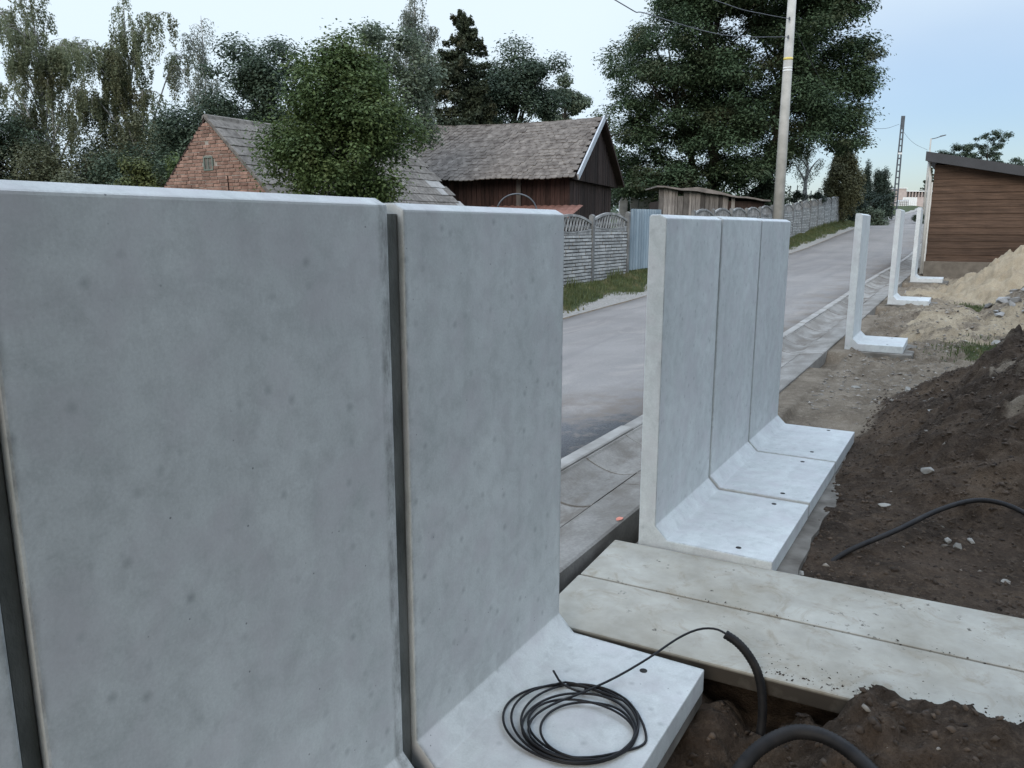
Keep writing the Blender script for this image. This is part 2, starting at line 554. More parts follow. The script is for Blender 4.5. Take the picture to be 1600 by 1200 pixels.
M_conduit = simple('conduit_black', (0.007, 0.007, 0.008), (0.022, 0.020, 0.019), 14, 0.6, 0, spec=0.25)
def fence_concrete():
    m = Mat('fence_concrete', 0.9, 0.2)
    c = m.mix(m.ramp(m.noise(m.pos, 3.5, 6), (0.3, 0.0), (0.7, 1.0)), (0.27, 0.27, 0.262), (0.43, 0.43, 0.415))
    c = m.mix(1.0, c, m.ramp(m.island(), (0, 0.78), (1, 1.12)), 'MULTIPLY')
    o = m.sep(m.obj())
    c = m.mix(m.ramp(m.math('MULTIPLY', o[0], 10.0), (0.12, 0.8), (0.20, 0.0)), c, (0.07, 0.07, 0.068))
    m.color(c); m.bump(m.noise(m.pos, 18, 4), 0.3, 0.006)
    return m.m


M_fence = fence_concrete()
M_post = simple('fence_post_concrete', (0.10, 0.10, 0.097), (0.19, 0.19, 0.183), 4, 0.9, 0.3)
M_lattice = simple('lattice_concrete', (0.17, 0.17, 0.165), (0.34, 0.335, 0.32), 6, 0.9, 0.3, island=0.25)
M_pole = simple('pole_concrete', (0.34, 0.33, 0.30), (0.46, 0.445, 0.41), 2.5, 0.85, 0.2)
M_white = simple('faded_white_paint', (0.62, 0.62, 0.60), (0.75, 0.75, 0.73), 8, 0.6, 0.05)
M_yellow = simple('yellow_paint', (0.60, 0.48, 0.12), (0.66, 0.55, 0.2), 8, 0.6, 0.05)
M_steel = simple('dark_steel', (0.05, 0.055, 0.065), (0.09, 0.1, 0.11), 5, 0.5, 0.05, spec=0.5)
M_wire = simple('wire_grey', (0.06, 0.06, 0.07), (0.09, 0.09, 0.1), 5, 0.6, 0)
M_gate = simple('galvanised_sheet', (0.17, 0.225, 0.265), (0.26, 0.32, 0.36), 2.0, 0.5, 0.05, spec=0.5, stretch=(1, 1, 0.5), rnd=0.15)
M_brick = simple('old_brick', (0.175, 0.098, 0.074), (0.300, 0.185, 0.142), 7, 0.9, 0.4, rnd=0.32)
M_mortar = simple('brick_mortar', (0.22, 0.195, 0.17), (0.33, 0.30, 0.265), 9, 0.95, 0.4)
M_shing = simple('felt_shingle', (0.105, 0.095, 0.085), (0.205, 0.188, 0.168), 9, 0.95, 0.4, rnd=0.2, island=0.2, spec=0.1)
M_shingL = simple('pale_shingle', (0.235, 0.228, 0.215), (0.31, 0.30, 0.285), 6, 0.9, 0.2)
M_tile = simple('weathered_roof_tile', (0.094, 0.080, 0.070), (0.200, 0.176, 0.154), 4, 0.95, 0.3, rnd=0.2, island=0.2, spec=0.1)
M_barn = wood_mat('dark_barn_wood', (0.020, 0.014, 0.012), (0.055, 0.036, 0.030), 0.2, 0.35)
M_barnred = wood_mat('red_barn_wood', (0.022, 0.014, 0.012), (0.066, 0.036, 0.030), 0.2, 0.4)
M_bargeboard = simple('pale_bargeboard', (0.36, 0.38, 0.40), (0.46, 0.48, 0.50), 4, 0.6, 0.1)
M_rust = wood_mat('rusty_sheet', (0.13, 0.06, 0.045), (0.27, 0.15, 0.12), 0.1, 0.1, 'x')
M_grey = wood_mat('grey_shed_wood', (0.10, 0.088, 0.080), (0.26, 0.238, 0.218), 0.62)
M_shedroof = simple('shed_roof_felt', (0.12, 0.105, 0.095), (0.21, 0.185, 0.165), 3, 0.9, 0.3)
M_brown = wood_mat('brown_siding', (0.042, 0.027, 0.019), (0.108, 0.068, 0.047), 0.22, 0.0, 'x')
M_fascia = simple('dark_fascia_metal', (0.020, 0.021, 0.024), (0.032, 0.033, 0.037), 3, 0.6, 0.05, spec=0.45)
M_sill = simple('old_plinth_concrete', (0.10, 0.085, 0.068), (0.16, 0.138, 0.112), 5, 0.9, 0.3)
M_pipe = simple('pale_downpipe', (0.46, 0.45, 0.42), (0.56, 0.55, 0.52), 5, 0.5, 0.05)
M_plaster = simple('added_house_plaster', (0.36, 0.33, 0.28), (0.44, 0.41, 0.35), 2, 0.9, 0.2)
M_glass = simple('window_glass', (0.03, 0.035, 0.04), (0.05, 0.055, 0.06), 1, 0.15, 0, spec=0.6)
M_pink = simple('pinkish_block', (0.38, 0.31, 0.28), (0.47, 0.39, 0.355), 2.5, 0.9, 0.2)
M_stone = simple('pale_stone', (0.19, 0.178, 0.155), (0.34, 0.325, 0.295), 9, 0.9, 0.4, rnd=0.2)
M_rubble = simple('broken_concrete', (0.20, 0.195, 0.185), (0.34, 0.33, 0.315), 6, 0.9, 0.5, rnd=0.25)
M_gravel = simple('gravel_bits', (0.13, 0.112, 0.092), (0.33, 0.30, 0.26), 9, 0.9, 0.2, island=0.45)
M_clod = simple('soil_clods', (0.030, 0.022, 0.017), (0.105, 0.078, 0.057), 12, 0.95, 0.5, island=0.4)
M_grave = simple('gravestone', (0.40, 0.40, 0.39), (0.58, 0.58, 0.57), 3, 0.7, 0.1, rnd=0.3)
M_bark = simple('dark_bark', (0.030, 0.026, 0.021), (0.070, 0.060, 0.048), 9, 0.95, 0.6, stretch=(1, 1, 0.3))
M_birch = simple('birch_bark', (0.10, 0.095, 0.09), (0.46, 0.45, 0.43), 5, 0.8, 0.3, stretch=(1, 1, 2.5))
M_grass = leaf_mat('grass_blades', (0.045, 0.062, 0.022), (0.125, 0.145, 0.060), (0.20, 0.175, 0.095), 1.6, 0.3)

M_l_garden = leaf_mat('leaf_garden', (0.030, 0.054, 0.018), (0.125, 0.172, 0.064), (0.115, 0.135, 0.045), 1.3, 0.34)
M_l_pale = leaf_mat('leaf_pale', (0.075, 0.10, 0.06), (0.18, 0.215, 0.15), None, 0.6, 0.35)
M_l_robinia = leaf_mat('leaf_robinia', (0.026, 0.048, 0.024), (0.090, 0.132, 0.068), (0.095, 0.090, 0.05), 0.35, 0.25)
M_l_dark = leaf_mat('leaf_dark', (0.028, 0.046, 0.030), (0.090, 0.122, 0.078), None, 0.5, 0.28)
M_l_birch = leaf_mat('leaf_birch', (0.105, 0.125, 0.070), (0.25, 0.27, 0.165), (0.14, 0.13, 0.07), 0.4, 0.5)
M_l_birchp = leaf_mat('leaf_birch_pale', (0.115, 0.130, 0.10), (0.25, 0.265, 0.215), None, 0.4, 0.42)
M_l_olive = leaf_mat('leaf_olive', (0.062, 0.072, 0.040), (0.165, 0.170, 0.100), None, 0.5, 0.35)
M_l_spruce = leaf_mat('needle_spruce', (0.026, 0.036, 0.022), (0.072, 0.086, 0.050), (0.100, 0.080, 0.042), 0.5, 0.2)
M_l_thuja = leaf_mat('needle_thuja', (0.042, 0.048, 0.022), (0.135, 0.128, 0.062), None, 0.9, 0.1)
M_l_cypress = leaf_mat('needle_cypress', (0.015, 0.026, 0.018), (0.040, 0.058, 0.040), None, 0.5, 0.1)
M_l_yellow = leaf_mat('leaf_yellowgreen', (0.045, 0.058, 0.018), (0.125, 0.140, 0.050), None, 0.8)

# ------------------------------------------------------------------ terrain heights
_py = np.array([-80, -10, 0, 2, 4, 9.5, 15.7, 20, 25, 28.8, 33.6, 38.5, 44, 50, 59, 67, 76, 98, 112, 140, 300, 900.])
_pz = np.array([-0.3, -0.05, -0.01, -0.01, 0.0, 0.08, 0.24, 0.36, 0.42, 0.49, 0.65, 0.92, 1.25, 1.58, 1.88, 2.25, 2.65, 3.45, 4.2, 4.5, 4.6, 4.6])
_ty = np.arange(-80, 900, 0.5)
_tz = np.interp(_ty, _py, _pz)
_k = np.exp(-0.5 * (np.arange(-8, 9) * 0.5 / 1.6) ** 2); _k /= _k.sum()
_tz = np.convolve(np.pad(_tz, 8, mode='edge'), _k, mode='valid')


def prof(y): return np.interp(y, _ty, _tz)


def crossfall(y): return -0.21 * (1 - sst((np.asarray(y, float) - 14) / 18))


def road_z(x, y): return prof(y) + crossfall(y) * np.clip((-1.08 - x) / 4.42, 0, 1)


def ground(x, y, fine=True):
    x = np.asarray(x, float); y = np.asarray(y, float)
    P = prof(y)
    # road side
    left = P + crossfall(y)
    t = sst((-5.5 - x) / 1.35)
    zl = left + 0.01 + 0.30 * t
    zl = zl + (fbm(x, y, 1.5, 3, 5) * 0.07) * (x < -5.7)
    yard = sst((-7.2 - x) / 14.0)
    zl = zl * (1 - yard) + yard * (0.35 + 0.55 * sst((y - 14) / 40) + 0.05 * np.clip(y - 32, 0, 50))
    zroad = np.where(x < -0.35, P - 0.30, P - 0.30 + 0.27 * sst((y - 4.15) / 0.25) * (1 - 0.5 * sst((np.sin(y * 1.15 - 0.9) - 0.75) / 0.1)))
    # site side
    adj = np.interp(y, [-3, 0.1, 1.2, 4.4, 5.4, 8, 14, 19.5, 26, 40], [-0.10, -0.14, -0.115, -0.11, -0.04, -0.085, -0.045, -0.09, -0.08, 0.1])
    z = P + adj
    # excavated hole beside the near element, mound in front of the slabs
    nearw = 1 - sst((y - (0.075 + 0.125 * np.clip(x - 0.85, 0, 2) + 0.15 * fbm(x, y * 0, 3.0, 3, 3, 0.55) + 0.05 * fbm(x, y, 9, 2, 4))) / 0.13)
    hole = -0.27 + 0.285 * sst((x - 0.82 - 0.2 * fbm(x, y, 3, 3, 9)) / 0.42) + 0.05 * sst((0.78 - x) / 0.1)
    hole = hole + 0.10 * sst((x - 1.1) / 1.2) - 0.13 * sst((0.02 - y) / 0.40)
    z = z * (1 - nearw) + hole * nearw
    under = sst((y - 0.12) / 0.12) * (1 - sst((y - 1.0) / 0.12)) * (1 - sst((x - 1.65) / 0.2))
    z = z - 0.12 * under
    # big dark heap
    wy = sst((y - 1.7) / 2.2) * (1 - sst((y - (4.75 + 0.62 * (x - 0.7))) / 1.7))
    hp = np.clip((x - 0.58) / 2.2, 0, 1.45) * 1.30 * wy
    z = z + hp * (1 + 0.18 * fbm(x, y, 1.1, 3, 21))
    # lower hump of brown sand behind the first single element, little pit in front of it
    z = z + 0.34 * np.exp(-((x - 0.95) / 0.55) ** 2 - ((y - 11.4) / 0.85) ** 2) + 0.13 * np.exp(-((x - 1.65) / 0.5) ** 2 - ((y - 10.6) / 0.8) ** 2)
    z = z - 0.16 * np.exp(-((x - 0.38) / 0.42) ** 2 - ((y - 10.0) / 0.42) ** 2)
    z = z + 0.16 * np.exp(-((x - 0.2) / 0.4) ** 2 - ((y - 11.6) / 0.6) ** 2)
    # sand cone, rubble heap
    r = np.hypot((x - 2.15), (y - 17.4) * 0.75) + 0.10 * fbm(x, y, 1.2, 3, 31)
    sandh = 1.08 * np.clip(1 - r / 1.36, 0, 1) ** 0.95
    z = z + sandh
    r2 = np.hypot((x - 2.3) * 1.1, (y - 12.0) * 0.62)
    z = z + 0.85 * np.clip(1 - r2 / 1.0, 0, 1) ** 0.8
    site = (x > -0.02) & (x < 60)
    if fine:
        rough = 0.022 + 0.10 * np.clip(hp * 2 + nearw * 0.6, 0, 1) + 0.055 * sst((y - 5) / 4) + 0.05 * np.clip(sandh, 0, 1)
        rough = rough * (1 - 0.75 * ((x < 0.66) & (y > 1.0) & (y < 4.6)))
        clod = np.clip(np.abs(fbm(x, y, 4.3, 4, 53, 0.55)) * 2.4 - 0.25, 0, 1)
        d = (clod - 0.3) * rough * 0.75 + fbm(x, y, 3.0, 5, 41, 0.55) * rough * 1.5 + np.abs(fbm(x, y, 9.0, 3, 47)) * rough * 0.6
        z = z + d
    far = sst((y - 30) / 20)
    z = z * (1 - far) + (P + 0.12) * far
    res = np.where(x < -5.45, zl, np.where(site, z, np.where(x <= -0.02, zroad, P)))
    big = sst((np.hypot(x, y) - 250) / 200)
    return res * (1 - big) + 4.0 * big


def gz(x, y, fine=True): return float(ground(np.array([x]), np.array([y]), fine)[0])


def axis_pts(*segs):
    a = [segs[0][0]]
    for s0, s1, d in segs:
        n = max(1, int(round((s1 - s0) / d)))
        a += list(np.linspace(s0, s1, n + 1)[1:])
    return np.array(a)


xs = axis_pts((-700, -200, 100), (-200, -60, 20), (-60, -16, 4), (-16, -7.2, 0.8), (-7.2, -5.46, 0.08), (-5.46, -5.44, 0.02), (-5.44, -0.44, 0.5), (-0.44, -0.28, 0.16), (-0.28, -0.03, 0.05), (-0.03, -0.01, 0.02),
              (-0.01, 0.5, 0.06), (0.5, 2.1, 0.019), (2.1, 3.2, 0.06), (3.2, 8, 0.4), (8, 40, 4), (40, 200, 20), (200, 700, 100))
ys = axis_pts((-300, -60, 40), (-60, -8, 4), (-8, -1.0, 0.25), (-1.0, 3.2, 0.019), (3.2, 5.6, 0.024), (5.6, 9, 0.04), (9, 14, 0.05), (14, 20, 0.06), (20, 60, 0.5), (60, 120, 3), (120, 300, 20), (300, 800, 100))
X, Y = np.meshgrid(xs, ys)
Z = ground(X, Y)
nx, ny = len(xs), len(ys)
idx = np.arange(nx * ny).reshape(ny, nx)
F = np.stack([idx[:-1, :-1], idx[:-1, 1:], idx[1:, 1:], idx[1:, :-1]], -1).reshape(-1, 4)
me = np_mesh('ground', np.stack([X, Y, Z], -1).reshape(-1, 3), F, M_soil, smooth=True)
# what the soil is made of: r sand, g dark topsoil, b turf
n1 = fbm(X, Y, 0.9, 4, 61); n2 = fbm(X, Y, 3.0, 4, 67)
sand = sst((-5.45 - X) / 0.05) * (1 - sst((-5.86 - X + 0.35 * n1) / 0.22))
site = X > -0.02
sand = np.where(site, 0.36 * sst((Y - 9.5) / 2.5) * (0.9 + 1.3 * n1) + np.clip(1.15 - np.hypot(X - 2.15, (Y - 17.4) * 0.7) / 1.9, 0, 1), sand)
sand = np.where(site & (np.hypot((X - 1.5) / 1.1, (Y - 10.6) / 0.9) < 1), np.maximum(sand, 0.62 + n2 * 0.5), sand)
dark = np.where(site, 1.0 - sst((Y - (4.35 + 0.95 * np.clip(X - 0.5, 0, 3)) + 1.4 * n1) / 0.9), 0)
dark = dark * np.where((Y > 3.2) & (X > 1.5), 0.86 + 1.0 * n2, 1.0)
grass = np.where(X < -5.7, sst((-5.78 - X + 0.35 * n1) / 0.3), 0)
grass = np.where(site, np.exp(-((X - 1.55) / 0.5) ** 2 - ((Y - 13.6) / 0.5) ** 2) * 1.1 + np.exp(-((X - 1.6) / 0.42) ** 2 - ((Y - 9.2) / 0.55) ** 2) * 1.0 + 0.9 * sst((Y - 26) / 8), grass)
colr = np.stack([np.clip(sand, 0, 1), np.clip(dark, 0, 1), np.clip(grass, 0, 1), np.ones_like(X)], -1)
at = me.color_attributes.new('soil', 'FLOAT_COLOR', 'POINT')
at.data.foreach_set('color', colr.astype(np.float32).ravel())
g = put('ground', me); tag(g, kind='structure')

# ------------------------------------------------------------------ road and gutter
ry = axis_pts((-60, -6, 6), (-6, 40, 0.5), (40, 130, 2), (130, 260, 10))
rx = np.linspace(-5.5, -1.085, 9)
RX, RY = np.meshgrid(rx, ry)
edge_j = fbm(RY * 0 + 3.1, RY, 0.9, 4, 71) * 0.22
RX2 = RX + np.where(RX < -5.4, edge_j, 0)
RZ = road_z(RX, RY) + 0.02 * np.sin((RX + 1.085) / 4.415 * math.pi) ** 2
top = np.stack([RX2, RY, RZ], -1).reshape(-1, 3)
nyr, nxr = RX.shape
ii = np.arange(nxr * nyr).reshape(nyr, nxr)
F = np.stack([ii[:-1, :-1], ii[:-1, 1:], ii[1:, 1:], ii[1:, :-1]], -1).reshape(-1, 4)
sk = np.concatenate([top[ii[:, 0]] - [0.02, 0, 0.25], top[ii[:, -1]] - [0, 0, 0.25]])
b0 = len(top)
F2 = np.array([(b0 + k, ii[k, 0], ii[k + 1, 0], b0 + k + 1) for k in range(nyr - 1)] + [(ii[k, -1], b0 + nyr + k, b0 + nyr + k + 1, ii[k + 1, -1]) for k in range(nyr - 1)])
road = put('road', np_mesh('road', np.concatenate([top, sk]), np.concatenate([F, F2]), M_asph, smooth=False)); tag(road, kind='structure')

gut = bpy.data.objects.new('gutter', None); link(gut); tag(gut, kind='structure')
BL = 0.735
kerb_me = MB().prism([(-1.08, -0.25), (-1.08, 0.012), (-1.068, 0.02), (-0.975, 0.02), (-0.965, 0.012), (-0.965, -0.25)], 0.005, 2 * BL - 0.005).mesh('kerb_stone', M_kerb)
dish = [(-0.961, -0.22), (-0.961, 0.004), (-0.945, 0.008)]
for k in range(9):
    t = k / 8
    dish.append((-0.93 + 0.36 * t, 0.008 - 0.075 * math.sin(math.pi * (0.06 + 0.72 * t)) ** 1.0 - 0.012 * t))
dish += [(-0.555, -0.035), (-0.555, -0.22)]
dish_me = MB().prism(dish, 0.009, BL - 0.009).mesh('gutter_block', M_gut, smooth=False)
flat_me = MB().prism([(-0.551, -0.22), (-0.551, -0.034), (-0.54, -0.030), (-0.275, -0.004), (-0.262, -0.012), (-0.262, -0.22)], 0.004, 2 * BL - 0.004).mesh('edge_slab', M_gut)
rj = random.Random(3)
y = 1.535 - BL * 8
k = 0
while y < 48:
    def MM(yy, ln):
        z0, z1 = float(prof(yy)), float(prof(yy + ln))
        return Matrix.Translation((rj.uniform(-.004, .004), yy, z0 + rj.uniform(-.004, .004))) @ Matrix.Rotation(math.atan2(z1 - z0, ln), 4, 'X') @ Matrix.Rotation(rj.uniform(-.004, .004), 4, 'Y')
    put('gutter_block', dish_me, gut, MM(y, BL))
    if k % 2 == 0:
        put('kerb_stone', kerb_me, gut, MM(y + 0.2, 2 * BL))
        put('edge_slab', flat_me, gut, MM(y + 0.45, 2 * BL))
    y += BL; k += 1
mb = MB()
prev = None
for yy in np.arange(y, 130, 4):
    z0, z1 = float(prof(yy)), float(prof(yy + 4))
    mb.add([(-1.08, yy, z0 + .02), (-0.26, yy, z0 - .01), (-0.26, yy + 4, z1 - .01), (-1.08, yy + 4, z1 + .02), (-1.08, yy, z0 - .3), (-0.26, yy, z0 - .3), (-0.26, yy + 4, z1 - .3), (-1.08, yy + 4, z1 - .3)],
           [(0, 1, 2, 3), (0, 4, 5, 1), (1, 5, 6, 2), (3, 7, 4, 0), (2, 6, 7, 3)])
far_g = mb.build('gutter_run', M_gut, gut)
# orange survey mark sprayed on the edge slab
mk = MB()
mk.add([(-0.284 + 0.018 * math.cos(a), 1.31 + 0.032 * math.sin(a) * (1 + .2 * math.sin(3 * a)), float(prof(1.3)) - 0.0005) for a in np.linspace(0, 2 * math.pi, 14, endpoint=False)], [tuple(range(14))])
mk.build('paint_mark', M_orange, gut)

# ------------------------------------------------------------------ L-shaped wall elements
H, TH, CH, LT, BT, WD = 1.690, 0.091, 0.068, 0.612, 0.092, 0.965


def lwall_mesh(name, w):
    poly = [(-TH, -BT), (LT, -BT), (LT, 0), (CH, 0), (0, CH), (0, H - 0.018), (-0.036, H), (-TH + 0.01, H), (-TH, H - 0.01)]
    return MB().prism(poly, 0, w).mesh(name, M_pre, bevel=0.006, seg=2)


lw_me = lwall_mesh('wall_body', WD)
sock_me = MB().tube([(0, 0, -0.012), (0, 0, 0.0015)], 0.0145, 14).mesh('lifting_socket_shade_disc', M_void)  # flat dark disc for a lifting hole, its inner shade put into the colour
chip_me = MB().tube([(0, 0, -0.004), (0, 0, 0.001)], [0.006, 0.0045], 7).mesh('surface_pit', M_void)


def lwall(x, y, z, label, group, rotz=0.0, socks=((0.42, 0.84), (0.415, 0.11)), body=None):
    t = thing('retaining_wall_element', label, 'wall element', (x, y, z), rotz, group)
    put('wall_body', body or lw_me, t)
    for (sx, sy) in socks:
        put('lifting_socket_shade_disc', sock_me, t, Matrix.Translation((sx, sy, 0)))
    return t


GRPW = 'L-shaped concrete wall elements along the road'
rw = random.Random(5)
lwall(0, -3.030, 0.012, 'L-shaped concrete element at the wall end, only its dark edge in view', GRPW)
lw_wide = lwall_mesh('wall_body', 0.994)
lwall(0, -2.024, 0.010, 'large mottled L-shaped concrete element filling the near end, its joint beside the cable coil', GRPW, body=lw_wide)
lwall(0, -0.965, 0.0, 'L-shaped concrete element with the coiled black cable lying on its foot', GRPW, socks=((0.418, 0.838), (0.44, 0.09)))
lwall(0, 1.113, 0.0, 'first of three standing L-shaped elements, beside the concrete slabs', GRPW, socks=((0.42, 0.10), (0.43, 0.87)))
lwall(0, 2.106, 0.004, 'middle one of the three joined L-shaped concrete elements', GRPW, socks=((0.435, 0.09), (0.41, 0.86)))
lwall(0, 3.098, 0.002, 'last of the three joined L-shaped elements, next to the dark soil heap', GRPW, socks=((0.42, 0.17), (0.42, 0.9)))
lwall(-0.004, 8.52, 0.122, 'single upright L-shaped element standing past the three joined ones, with dark hollow under its foot', GRPW, R(1.0))
lwall(-0.01, 13.95, 0.287, 'middle of the three single L-shaped elements, in front of the far road', GRPW, R(0.5))
lwall(-0.004, 19.22, 0.412, 'single L-shaped concrete element standing against the brown timber building', GRPW, R(0.5))
# mortar seen in the open joints of the near elements (recessed behind the faces)
for yy, lab in ((-2.059, 'dark mortar filling in the joint at the frame edge'), (-1.029, 'dark mortar filling in the joint above the cable coil')):
    fj = MB()
    fj.box(-TH + 0.012, -0.019, yy + 0.002, yy + (0.061 if yy > -2 else 0.032), -0.05, H - 0.03)
    if yy > -2: fj.box(-0.0185, LT - 0.01, yy + 0.002, yy + 0.061, -BT + .01, -0.020)
    f_ = fj.build('joint_filler', M_filler)
    tag(f_, lab, 'joint filler')
# lean concrete bed under the feet
lb = MB()
for (x0, x1, y0, y1, z1) in ((-0.14, 0.60, -3.2, 0.03, -0.0935), (-0.14, 0.71, 1.09, 4.12, -0.0925)):
    vs = []; n = 40
    pts = [(x0, y0)] + [(x1 + (0.05 if x1 > 0.65 else 0.0) * float(fbm(np.array([yy]), np.array([x1]), 2.5, 4, 80)[0]), yy) for yy in np.linspace(y0, y1, n)] + [(x0, y1)]
    lb.prism(pts, z1 - 0.07, z1, 'z')
lbo = lb.build('footing_bed', M_lean); tag(lbo, kind='structure')
for (yc, zc) in ((8.52, 0.122), (13.95, 0.287), (19.22, 0.412)):
    b_ = MB().box(-0.14, 0.72, yc - 0.05, yc + 1.03, zc - BT - 0.08, zc - BT - 0.0005).build('footing_pad', M_lean, bevel=0.01); tag(b_, kind='structure')

# ------------------------------------------------------------------ the two slabs
SR = R(2.6)


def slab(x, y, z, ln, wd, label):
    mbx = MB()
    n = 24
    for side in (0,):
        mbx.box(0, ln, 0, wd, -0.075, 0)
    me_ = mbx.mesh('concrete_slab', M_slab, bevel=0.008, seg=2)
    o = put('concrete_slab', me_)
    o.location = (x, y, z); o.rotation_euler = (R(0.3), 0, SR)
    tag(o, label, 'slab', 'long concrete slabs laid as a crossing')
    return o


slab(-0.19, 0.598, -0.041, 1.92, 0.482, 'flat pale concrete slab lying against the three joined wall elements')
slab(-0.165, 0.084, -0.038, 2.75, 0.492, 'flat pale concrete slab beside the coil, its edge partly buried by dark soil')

# ------------------------------------------------------------------ cable coil and conduits
pts = []
rc = random.Random(11)
tail = [(0.155, -0.350, 0.035), (0.215, -0.395, 0.026), (0.29, -0.385, 0.012)]
loops = []
specs = [(0.325, -0.545, 0.235, 0.225), (0.318, -0.555, 0.238, 0.218), (0.375, -0.55, 0.178, 0.185), (0.372, -0.575, 0.190, 0.155), (0.40, -0.57, 0.150, 0.160), (0.34, -0.545, 0.222, 0.225)]
a0 = math.radians(100)
tot = []
for li, (cx, cy, ra, rb) in enumerate(specs):
    for kk in range(20):
        a = a0 - 2 * math.pi * kk / 20
        f = kk / 20
        nx_ = specs[min(li + 1, len(specs) - 1)]
        c0 = (cx * (1 - f) + nx_[0] * f, cy * (1 - f) + nx_[1] * f, ra * (1 - f) + nx_[2] * f, rb * (1 - f) + nx_[3] * f)
        zz = 0.006 + 0.0016 * li + 0.007 * (0.5 + 0.5 * math.sin(a * 2 + li * 1.7))
        wob_ = 1 + 0.025 * math.sin(a * 3 + li * 2.1) * (li > 0)
        tot.append((c0[0] + c0[2] * 0.95 * wob_ * math.cos(a), c0[1] + c0[3] * 0.95 * wob_ * math.sin(a), zz))
# stray wide loop, then out to the conduit
tot += [(0.44, -0.36, 0.012), (0.52, -0.42, 0.010), (0.572, -0.50, 0.007), (0.575, -0.545, 0.006), (0.54, -0.60, 0.008), (0.46, -0.69, 0.012), (0.36, -0.735, 0.014), (0.255, -0.70, 0.016), (0.215, -0.62, 0.018),
        (0.235, -0.52, 0.020), (0.30, -0.40, 0.024), (0.37, -0.27, 0.036), (0.44, -0.13, 0.062), (0.50, 0.0, 0.092), (0.555, 0.07, 0.112), (0.61, 0.10, 0.118), (0.655, 0.105, 0.108), (0.69, 0.103, 0.085)]
CABLE = thing('coiled_cable', 'thin black cable coiled on the element foot and running up into the conduit', 'cable', (0.33, -0.55, 0))
cpts = spline([Vector(p) - Vector((0.33, -0.55, 0)) for p in tail + tot], 3)
MB().tube(cpts, 0.0043, 7).build('cable_strand', M_cable, CABLE, smooth=True)


def conduit(name, label, ctrl, rad, corr=True, step=0.0062, lay=False):
    p = spline(ctrl, 40)
    if lay:
        for q_ in p: q_.z = max(q_.z, gz(q_.x, q_.y) + rad * 0.8)
        for _ in range(60): p = [p[0]] + [(p[i - 1] + p[i] * 2 + p[i + 1]) / 4 for i in range(1, len(p) - 1)] + [p[-1]]
    # resample evenly
    d = [0]
    for a, b in zip(p[:-1], p[1:]): d.append(d[-1] + (b - a).length)
    n = int(d[-1] / step)
    q = []; rr = []
    j = 0
    for i in range(n + 1):
        s_ = d[-1] * i / n
        while j < len(d) - 2 and d[j + 1] < s_: j += 1
        f = (s_ - d[j]) / max(1e-9, d[j + 1] - d[j])
        q.append(p[j].lerp(p[j + 1], f))
        rr.append(rad * (1.0 + (0.055 if (i % 2) else -0.05)) if corr else rad)
    o = MB().tube(q, rr, 12, cap=True).build(name, M_conduit, smooth=True)
    tag(o, label, 'conduit', 'black corrugated conduits in the soil')
    return o


conduit('cable_conduit', 'black conduit bending out of the hole over the slab edge, holding the thin cable',
        [(0.655, 0.102, 0.107), (0.70, 0.105, 0.085), (0.745, 0.105, 0.045), (0.785, 0.10, -0.015), (0.81, 0.085, -0.10), (0.82, 0.055, -0.20), (0.815, 0.0, -0.32)], 0.0168)
conduit('cable_conduit', 'thick black corrugated conduit arching across the front soil mound',
        [(0.80, -0.57, -0.22), (0.835, -0.46, -0.10), (0.885, -0.35, -0.025), (0.965, -0.265, 0.017), (1.04, -0.235, 0.027), (1.12, -0.24, 0.019), (1.20, -0.275, -0.002), (1.27, -0.33, -0.03), (1.36, -0.42, -0.11)], 0.0232)
gzl = lambda x, y: gz(x, y)
conduit('cable_conduit', 'smooth black conduit bowed over the side of the dark soil heap',
        [(0.80, 1.56, -0.15), (0.90, 1.69, -0.085), (1.10, 1.92, -0.01), (1.30, 2.22, 0.055), (1.49, 2.41, 0.085), (1.68, 2.36, 0.075), (1.86, 2.15, 0.0), (1.97, 1.96, -0.08)], 0.0142)

# ------------------------------------------------------------------ stones, rubble, gravel, clods


def rock_mesh(name, m, seed, sx=1, sy=1, sz=1, n=14):
    rr = random.Random(seed)
    bm = bmesh.new()
    for _ in range(n):
        v = Vector((rr.gauss(0, 1), rr.gauss(0, 1), rr.gauss(0, 1))).normalized() * rr.uniform(0.75, 1.0)
        bm.verts.new((v.x * sx, v.y * sy, v.z * sz))
    res = bmesh.ops.convex_hull(bm, input=bm.verts)
    bmesh.ops.delete(bm, geom=[v for v in bm.verts if not v.link_faces], context='VERTS')
    me_ = bpy.data.meshes.new(name); bm.to_mesh(me_); bm.free(); me_.materials.append(m)
    return me_


stones = [(1.005, 6.36, 0.075, 'pale rounded stone on the path, largest of the light ones', 1),
          (0.93, 6.10, 0.055, 'small pale stone in front of the larger rounded one', 1),
          (0.88, 5.62, 0.045, 'pale stone lying apart at the foot of the dark heap', 1),
          (0.36, 6.15, 0.075, 'flat tan stone lying in the bare dirt near the gutter', 0.35),
          (1.20, 2.82, 0.055, 'greyish stone half buried in the heap above the conduit', 0.8),
          (1.00, 2.45, 0.05, 'long narrow stone in the soil behind the third element foot', 0.45),
          (1.40, 2.05, 0.038, 'grey lump between two others under the bowed conduit', 0.8),
          (1.345, 2.10, 0.033, 'small round grey lump under the bowed conduit', 0.9),
          (1.47, 2.13, 0.036, 'brownish flat lump under the bowed conduit', 0.6),
          (0.70, 1.35, 0.035, 'tan chip beside the first joined element foot', 0.6),
          (1.62, 1.75, 0.03, 'small pale pebble at the edge of the dark soil', 0.7),
          (1.66, 9.75, 0.09, 'pale broken stone beside the small green patch', 0.7),
          (1.15, 4.15, 0.05, 'white splinter of stone on the slope of the dark heap', 0.3)]
